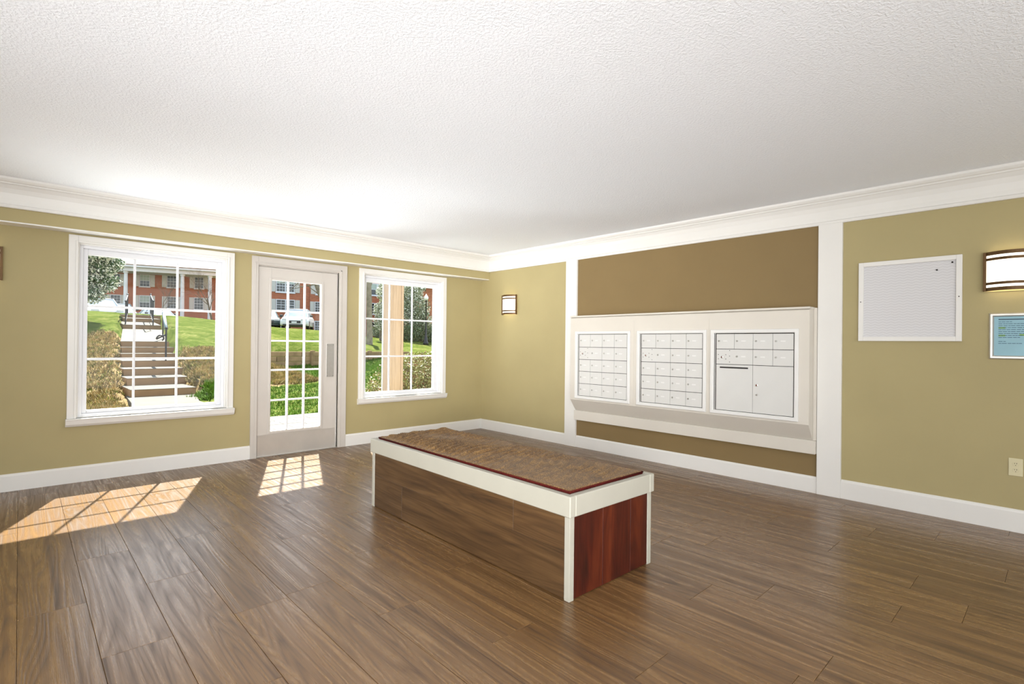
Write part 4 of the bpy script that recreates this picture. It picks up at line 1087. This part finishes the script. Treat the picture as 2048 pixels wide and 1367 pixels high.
# ---- cars
def make_car(label, pos, rz, paint_, kind='sedan'):
    c = thing('car', label, 'car', pos, rz, 'parked cars')
    L_, Wd, Hh = (4.4, 1.82, 1.45) if kind == 'sedan' else (4.3, 1.84, 1.55)
    # side profile of the lower body (x length, z), front at -x
    lower = [(-L_ / 2, .35), (-L_ / 2 - .0, .62), (-L_ / 2 + .12, .74), (-L_ / 2 + .95, .93), (L_ / 2 - .75, 1.0), (L_ / 2 - .12, .95), (L_ / 2, .75), (L_ / 2, .35), (L_ / 2 - .1, .25), (-L_ / 2 + .1, .25)]
    def loft(prof, sects):
        vs = []; fs = []; n = len(prof)
        for yy_, sxx, dz in sects: vs += [(p[0] * sxx, yy_, p[1] + dz * (p[1] > .6)) for p in prof]
        for j in range(len(sects) - 1):
            for i in range(n): fs.append((j * n + i, j * n + (i + 1) % n, (j + 1) * n + (i + 1) % n, (j + 1) * n + i))
        fs += [tuple(range(n))[::-1], tuple(range((len(sects) - 1) * n, len(sects) * n))]
        return MB().add(vs, fs)
    hw = Wd / 2
    loft(lower, [(-hw, .94, -.10), (-hw * .93, .985, -.03), (-hw * .5, 1, 0), (hw * .5, 1, 0), (hw * .93, .985, -.03), (hw, .94, -.10)]).build('body', paint_, c, smooth=True, bevel=.02)
    xf0, xf1, xr1, xr0 = -L_ / 2 + 1.0, -L_ / 2 + 1.75, L_ / 2 - 1.15, L_ / 2 - .5
    cab = [(xf0, .92), (xf1, Hh - .04), ((xf1 + xr1) / 2, Hh), (xr1, Hh - .05), (xr0, .97)]
    vs = [(x, -hw * (.86 if z < 1.1 else .66), z) for x, z in cab] + [(x, hw * (.86 if z < 1.1 else .66), z) for x, z in cab]
    k = MB().add(vs, [(0, 1, 6, 5), (3, 4, 9, 8), (0, 4, 3, 2, 1), (5, 6, 7, 8, 9), (0, 5, 9, 4)])
    k.build('glasshouse', MAT['car_glass_glare'], c)
    vs = [(xf1 - .05, -hw * .68, Hh - .05), ((xf1 + xr1) / 2, -hw * .68, Hh + .012), (xr1 + .05, -hw * .68, Hh - .05), (xf1 - .05, hw * .68, Hh - .05), ((xf1 + xr1) / 2, hw * .68, Hh + .012), (xr1 + .05, hw * .68, Hh - .05)]
    vs += [(x, y, z - .04) for x, y, z in vs]
    MB().add(vs, [(0, 3, 4, 1), (1, 4, 5, 2), (6, 7, 10, 9), (7, 8, 11, 10), (0, 1, 7, 6), (1, 2, 8, 7), (3, 9, 10, 4), (4, 10, 11, 5), (0, 6, 9, 3), (2, 5, 11, 8)]).build('roof', paint_, c)
    for s_ in (-1, 1):
        k = MB(); k.tube([(xf0, s_ * hw * .86, .93), (xf1, s_ * hw * .67, Hh - .05)], .035, 6); k.tube([(xr1, s_ * hw * .67, Hh - .05), (xr0, s_ * hw * .86, .97)], .05, 6); k.tube([(.15, s_ * hw * .87, .95), (.05, s_ * hw * .68, Hh - .04)], .03, 6)
        k.build('pillars', paint_, c)
        ob = MB().box(-.09, .09, -.10, .10, -.06, .07).build('wing_mirror', MAT['car_black'], c, bevel=.03); ob.location = (xf0 + .25, s_ * (hw + .08), 1.0)
        ob = MB().box(-.04, .10, -.20, .20, -.08, .08).build('headlight', MAT['headlight'], c, bevel=.03); ob.location = (-L_ / 2 + .06, s_ * (hw - .3), .68); ob.rotation_euler = (0, 0, s_ * -.25)
        ob = MB().box(-.06, .03, -.16, .16, -.09, .09).build('tail_light', MAT['tail'], c, bevel=.02); ob.location = (L_ / 2 - .0, s_ * (hw - .25), .82)
        for xw in (-L_ / 2 + .85, L_ / 2 - .85):
            ob = MB().lathe([(.2, -.11), (.31, -.10), (.325, -.05), (.325, .05), (.31, .10), (.2, .11)], 20).build('wheel', MAT['tyre'], c, smooth=False); ob.location = (xw, s_ * (hw - .10), .325); ob.rotation_euler = (PI / 2, 0, 0)
            h2 = MB().lathe([(.02, -.115), (.19, -.112), (.2, .112), (.02, .115)], 12).build('rim', MAT['silver'], ob)
    MB().box(-L_ / 2 - .02, -L_ / 2 + .05, -.42, .42, .42, .62).build('grille', MAT['car_black'], c, bevel=.02)
    MB().box(-L_ / 2 - .03, -L_ / 2 + .05, -hw * .8, hw * .8, .27, .36).build('lower_bumper', MAT['car_black'], c, bevel=.02)
    MB().box(-L_ / 2 - .035, -L_ / 2 - .02, -.17, .17, .44, .55).build('number_plate', MAT['house_white'], c)
    return c
def face_cam(p, extra=0):   # heading so that the car front (-x) looks at the building
    d = Vector((CAM.x - p.x, CAM.y - p.y)); return math.atan2(-d.y, -d.x) + extra
q = at(596, 660, 38.5); make_car('white car parked nose-on beyond the lawn, seen through the door', (q.x, q.y, at(596, 659.5, 38.5).z), face_cam(q, -.12), MAT['car_white'], 'suv')
q = at(531, 660, 39); make_car('dark green car left of the white nose-on car, mostly hidden by the door stile', (q.x, q.y, at(531, 659, 39).z), face_cam(q, .05), MAT['car_dark'])
q = at(314, 640, 42); make_car('pale blue car parked behind the upper steps', (q.x, q.y, at(314, 616, 42).z - 1.45), face_cam(q, .28) , MAT['car_blue'])
q = at(198, 640, 33); make_car('white car parked under the flowering evergreen', (q.x, q.y, at(198, 597, 33).z - 1.5), face_cam(q, .2) , MAT['car_white'], 'suv')
q = at(236, 640, 37); make_car('dark car parked behind the white car under the evergreen', (q.x, q.y, at(236, 606, 37).z - 1.45), face_cam(q, .1), MAT['car_dark'])

# ---- houses
class Facade:
    def __init__(s, name, label, px, w, yaw_deg, gz_):
        p = at(px, 600, w); s.o = Vector((p.x, p.y, gz_)); a = math.radians(yaw_deg); s.d = Vector((math.sin(a), math.cos(a), 0)); s.nrm = Vector((s.d.y, -s.d.x, 0))
        # nrm should face the camera
        if s.nrm.dot(CAM - s.o) < 0: s.nrm = -s.nrm
        s.root = thing(name, label, 'building', tuple(s.o), math.atan2(s.d.y, s.d.x))
    def uv(s, px, py, off=0.0):   # local (along, height) of a sight line on the facade plane moved off metres towards us
        r_ = ray(px, py); t_ = ((s.o + s.nrm * off) - CAM).dot(s.nrm) / r_.dot(s.nrm); h = CAM + r_ * t_
        return (h - s.o).dot(s.d), h.z - s.o.z
    # local frame: x along, y away from us (=-nrm) , z up
    def box(s, nm, m, x0, x1, z0, z1, y0, y1, par=None, bevel=0):
        return boxo(nm, m, par or s.root, x0, x1, y0, y1, z0, z1, bevel=bevel)
    def window(s, r, cols=3, rows=(2, 2), blind=0.0, shut=(1, 1), sw=None, mull=1, glass=None):
        (px0, px1, py0, py1) = r
        x0, zt = s.uv(px0, py0); x1, _ = s.uv(px1, py0); _, zb = s.uv((px0 + px1) / 2, py1); _, zt = s.uv((px0 + px1) / 2, py0)
        fw = .07
        k = MB(); k.box(x0 - fw, x0, -.05, .02, zb - fw, zt + fw); k.box(x1, x1 + fw, -.05, .02, zb - fw, zt + fw); k.box(x0, x1, -.05, .02, zt, zt + fw); k.box(x0, x1, -.05, .02, zb - fw, zb)
        f = k.build('window', MAT['house_white'], s.root)
        s.box('sill', MAT['house_white'], x0 - .12, x1 + .12, zb - fw - .08, zb - fw, -.10, .0, par=f)
        wd = (x1 - x0) / mull; zm = (zb + zt) / 2
        for m_ in range(mull):
            a, b = x0 + wd * m_, x0 + wd * (m_ + 1)
            if m_: s.box('mullion', MAT['house_white'], a - .05, a + .05, zb, zt, -.05, .02, par=f)
            s.box('meeting_rail', MAT['house_white'], a, b, zm - .025, zm + .025, -.035, .0, par=f)
            for z0, z1 in ((zb, zm - .025), (zm + .025, zt)): s.box('pane', glass or MAT['pane_dark'], a, b, z0, z1, -.012, .0, par=f)
            if blind: s.box('blind', MAT['blind'], a + .01, b - .01, zt - (zt - zb) * blind, zt, -.016, -.012, par=f)
            if cols > 1:
                k = MB()
                for c in range(1, cols):
                    xx = a + (b - a) * c / cols; k.box(xx - .012, xx + .012, -.03, -.016, zb, zt)
                for z0, z1 in ((zb, zm), (zm, zt)): k.box(a, b, -.03, -.016, (z0 + z1) / 2 - .012, (z0 + z1) / 2 + .012)
                k.build('glazing_bars', MAT['house_white'], f)
        sw = sw or .42
        for i, sd_ in enumerate((-1, 1)):
            if shut[i]:
                xa = x0 - fw - .03 - sw if sd_ < 0 else x1 + fw + .03
                p = s.box('shutter', MAT['shutter'], xa, xa + sw, zb - .05, zt + .06, -.06, -.005)
                k = MB()
                for h_ in (0, 1):
                    za, zb2 = (zb, zm - .04) if h_ == 0 else (zm + .04, zt)
                    n = 7
                    for q_ in range(n): zz_ = za + (zb2 - za) * (q_ + .5) / n; k.box(xa + .05, xa + sw - .05, -.075, -.06, zz_ - .03, zz_ + .02)
                k.build('louvres', MAT['shutter'], p)
        return f

# portico house (left window)
A = Facade('portico_house', 'two-storey red brick house with white columns and pale roof beyond the left window', 340, 60, 107, 3.0)
def cut_wall(F_, x0, x1, z0, z1, depth=8): F_.box('wall', MAT['brick'], x0, x1, z0, z1, 0, depth)
ax0, _ = A.uv(150, 600); ax1, _ = A.uv(455, 600); _, aroof = A.uv(340, 545, 2.2)
colx = [A.uv(251, 600, 2.2)[0], A.uv(364.5, 600, 2.2)[0], A.uv(419.5, 600, 2.2)[0]]
ztop = A.uv(340, 547.0, 2.2)[1]
gap_ = colx[1] - colx[0]
cut_wall(A, ax0, ax1, -.6, ztop + .5)
for r_, kw in (((280.5, 299, 550, 572), dict(blind=.5)), ((222, 240, 548, 570), {}), ((335, 353, 552, 574), {}), ((390, 406.5, 555, 576), {}),
               ((221.6, 240.5, 590, 613), {}), ((280, 299, 591.5, 616), dict(blind=.55)), ((335, 353, 594, 615.5), {}), ((389, 406, 596, 618), {})):
    A.window(r_, sw=.42, **kw)
for r_ in ((272, 288, 626, 631), (337, 353, 628, 633), (385, 405, 637, 642)): A.window(r_, shut=(0, 0))
for cx_ in colx + [colx[0] - gap_]:
    ob = MB().lathe([(.27, -.5), (.27, .1), (.20, .16), (.205, 2), (.175, ztop - .35), (.17, ztop - .22), (.22, ztop - .2), (.25, ztop - .12), (.25, ztop)], 16).build('column', MAT['house_white'], A.root, smooth=False)
    ob.location = (cx_, -2.2, 0)
xe0, xe1 = colx[0] - gap_ - .8, colx[2] + .75
A.box('entablature', MAT['house_white'], xe0, xe1, ztop, ztop + .42, -2.55, -.0, bevel=.03)
A.box('eave_board', MAT['house_white'], xe0 - .3, xe1 + .45, ztop + .42, ztop + .66, -2.9, 8.4, bevel=.03)
A.box('gutter_board', MAT['riser'], xe0 - .34, xe1 + .48, ztop + .66, ztop + .72, -2.95, 8.5)  # thin brown board under the roof edge
zr = ztop + .72; rise = 2.2
xa, xb = xe0 - .34, xe1 + .48; ya, yb = -2.95, 8.5; inn = 3.6
vs = [(xa, ya, zr), (xb, ya, zr), (xb, yb, zr), (xa, yb, zr), (xa + inn, (ya + yb) / 2, zr + rise), (xb - inn, (ya + yb) / 2, zr + rise)]
MB().add(vs, [(0, 1, 5, 4), (1, 2, 5), (2, 3, 4, 5), (3, 0, 4), (3, 2, 1, 0)]).build('roof', MAT['roof'], A.root)

# brick house (door glass)
B = Facade('brick_house', 'three-level red brick house with white shutters seen through the door', 600, 50, 97, 2.0)
bx0, _ = B.uv(470, 600); bx1, _ = B.uv(668, 600)
corner = B.uv(619, 600)[0]
B.box('wall', MAT['brick'], bx0, corner, -.8, 11, 0, 6); B.box('set_forward_wall', MAT['brick'], corner, bx1, -.8, 11, -.15, 6)
for r_, kw in (((553.5, 588, 561, 583), dict(mull=2, blind=.3)), ((553.5, 588, 600, 619.5), dict(mull=2, cols=2)), ((553, 569.5, 641, 651.5), dict(shut=(1, 0))),
               ((553.5, 588, 520, 543), dict(mull=2))):
    B.window(r_, **kw)
for r_, kw in (((629.5, 650, 605, 623.5), dict(mull=2, cols=2, sw=.38)), ((632, 652, 565, 588), dict(mull=2)), ((629, 650, 643, 661), dict(mull=2, cols=2))):
    f = B.window(r_, **kw)
    f.location.y -= .15
for ch in B.root.children:
    if ch.name.startswith('shutter') and ch.data.vertices[0].co.x > corner: ch.location.y -= .15
B.box('roof', MAT['roof'], bx0 - .4, bx1 + .4, 11, 11.5, -.6, 6.4)

# brick house right
Cc = Facade('brick_apartments', 'red brick apartment block with double white windows at the left of the right window', 753, 52, 96, 1.6)
cx0_, _ = Cc.uv(716, 600); cx1_, _ = Cc.uv(800, 600)
Cc.box('wall', MAT['brick'], cx0_, cx1_, -.8, 10, 0, 6)
for r_, kw in (((742, 766.5, 568.5, 589.5), dict(blind=.5, mull=2, cols=1)), ((743.5, 766.5, 607.5, 627), dict(mull=2, cols=2)), ((743.5, 767, 645, 665), dict(mull=2, cols=1))):
    Cc.window(r_, sw=.42, **kw)
Cc.box('roof', MAT['roof'], cx0_ - .4, cx1_ + .4, 10, 10.5, -.6, 6.4)
# gabled brick house far right
Dd = Facade('gabled_brick_house', 'red brick gable end behind the lamp post and blossoming tree', 850, 46, 100, 1.0)
dx0_, _ = Dd.uv(815, 600); dx1_, _ = Dd.uv(915, 600); zp = Dd.uv(858, 573)[1]; xp = Dd.uv(858, 573)[0]; zl = Dd.uv(822, 605)[1]
Dd.root.name = 'gabled_brick_house'
MB().prism([(dx0_, -.8), (dx1_, -.8), (dx1_, zl), (xp, zp), (dx0_, zl)], 0, 7, 'y').build('wall', MAT['brick'], Dd.root)
vs = [(dx0_ - .3, -.3, zl - .1), (xp, -.3, zp + .08), (xp, 7.3, zp + .08), (dx0_ - .3, 7.3, zl - .1)]; vs += [(x, y, z + .15) for x, y, z in vs]
MB().add(vs, [(0, 1, 2, 3), (7, 6, 5, 4), (0, 4, 5, 1), (1, 5, 6, 2), (2, 6, 7, 3), (3, 7, 4, 0)]).build('roof_slope', MAT['roof'], Dd.root)
vs = [(xp, -.3, zp + .08), (dx1_ + .3, -.3, zl - .1), (dx1_ + .3, 7.3, zl - .1), (xp, 7.3, zp + .08)]; vs += [(x, y, z + .15) for x, y, z in vs]
MB().add(vs, [(0, 1, 2, 3), (7, 6, 5, 4), (0, 4, 5, 1), (1, 5, 6, 2), (2, 6, 7, 3), (3, 7, 4, 0)]).build('roof_slope', MAT['roof'], Dd.root)
# parking terrace
pk = MB(); q1, q2, q3, q4 = at(120, 600, 33.5), at(700, 600, 37.5), at(700, 600, 45), at(120, 600, 46)
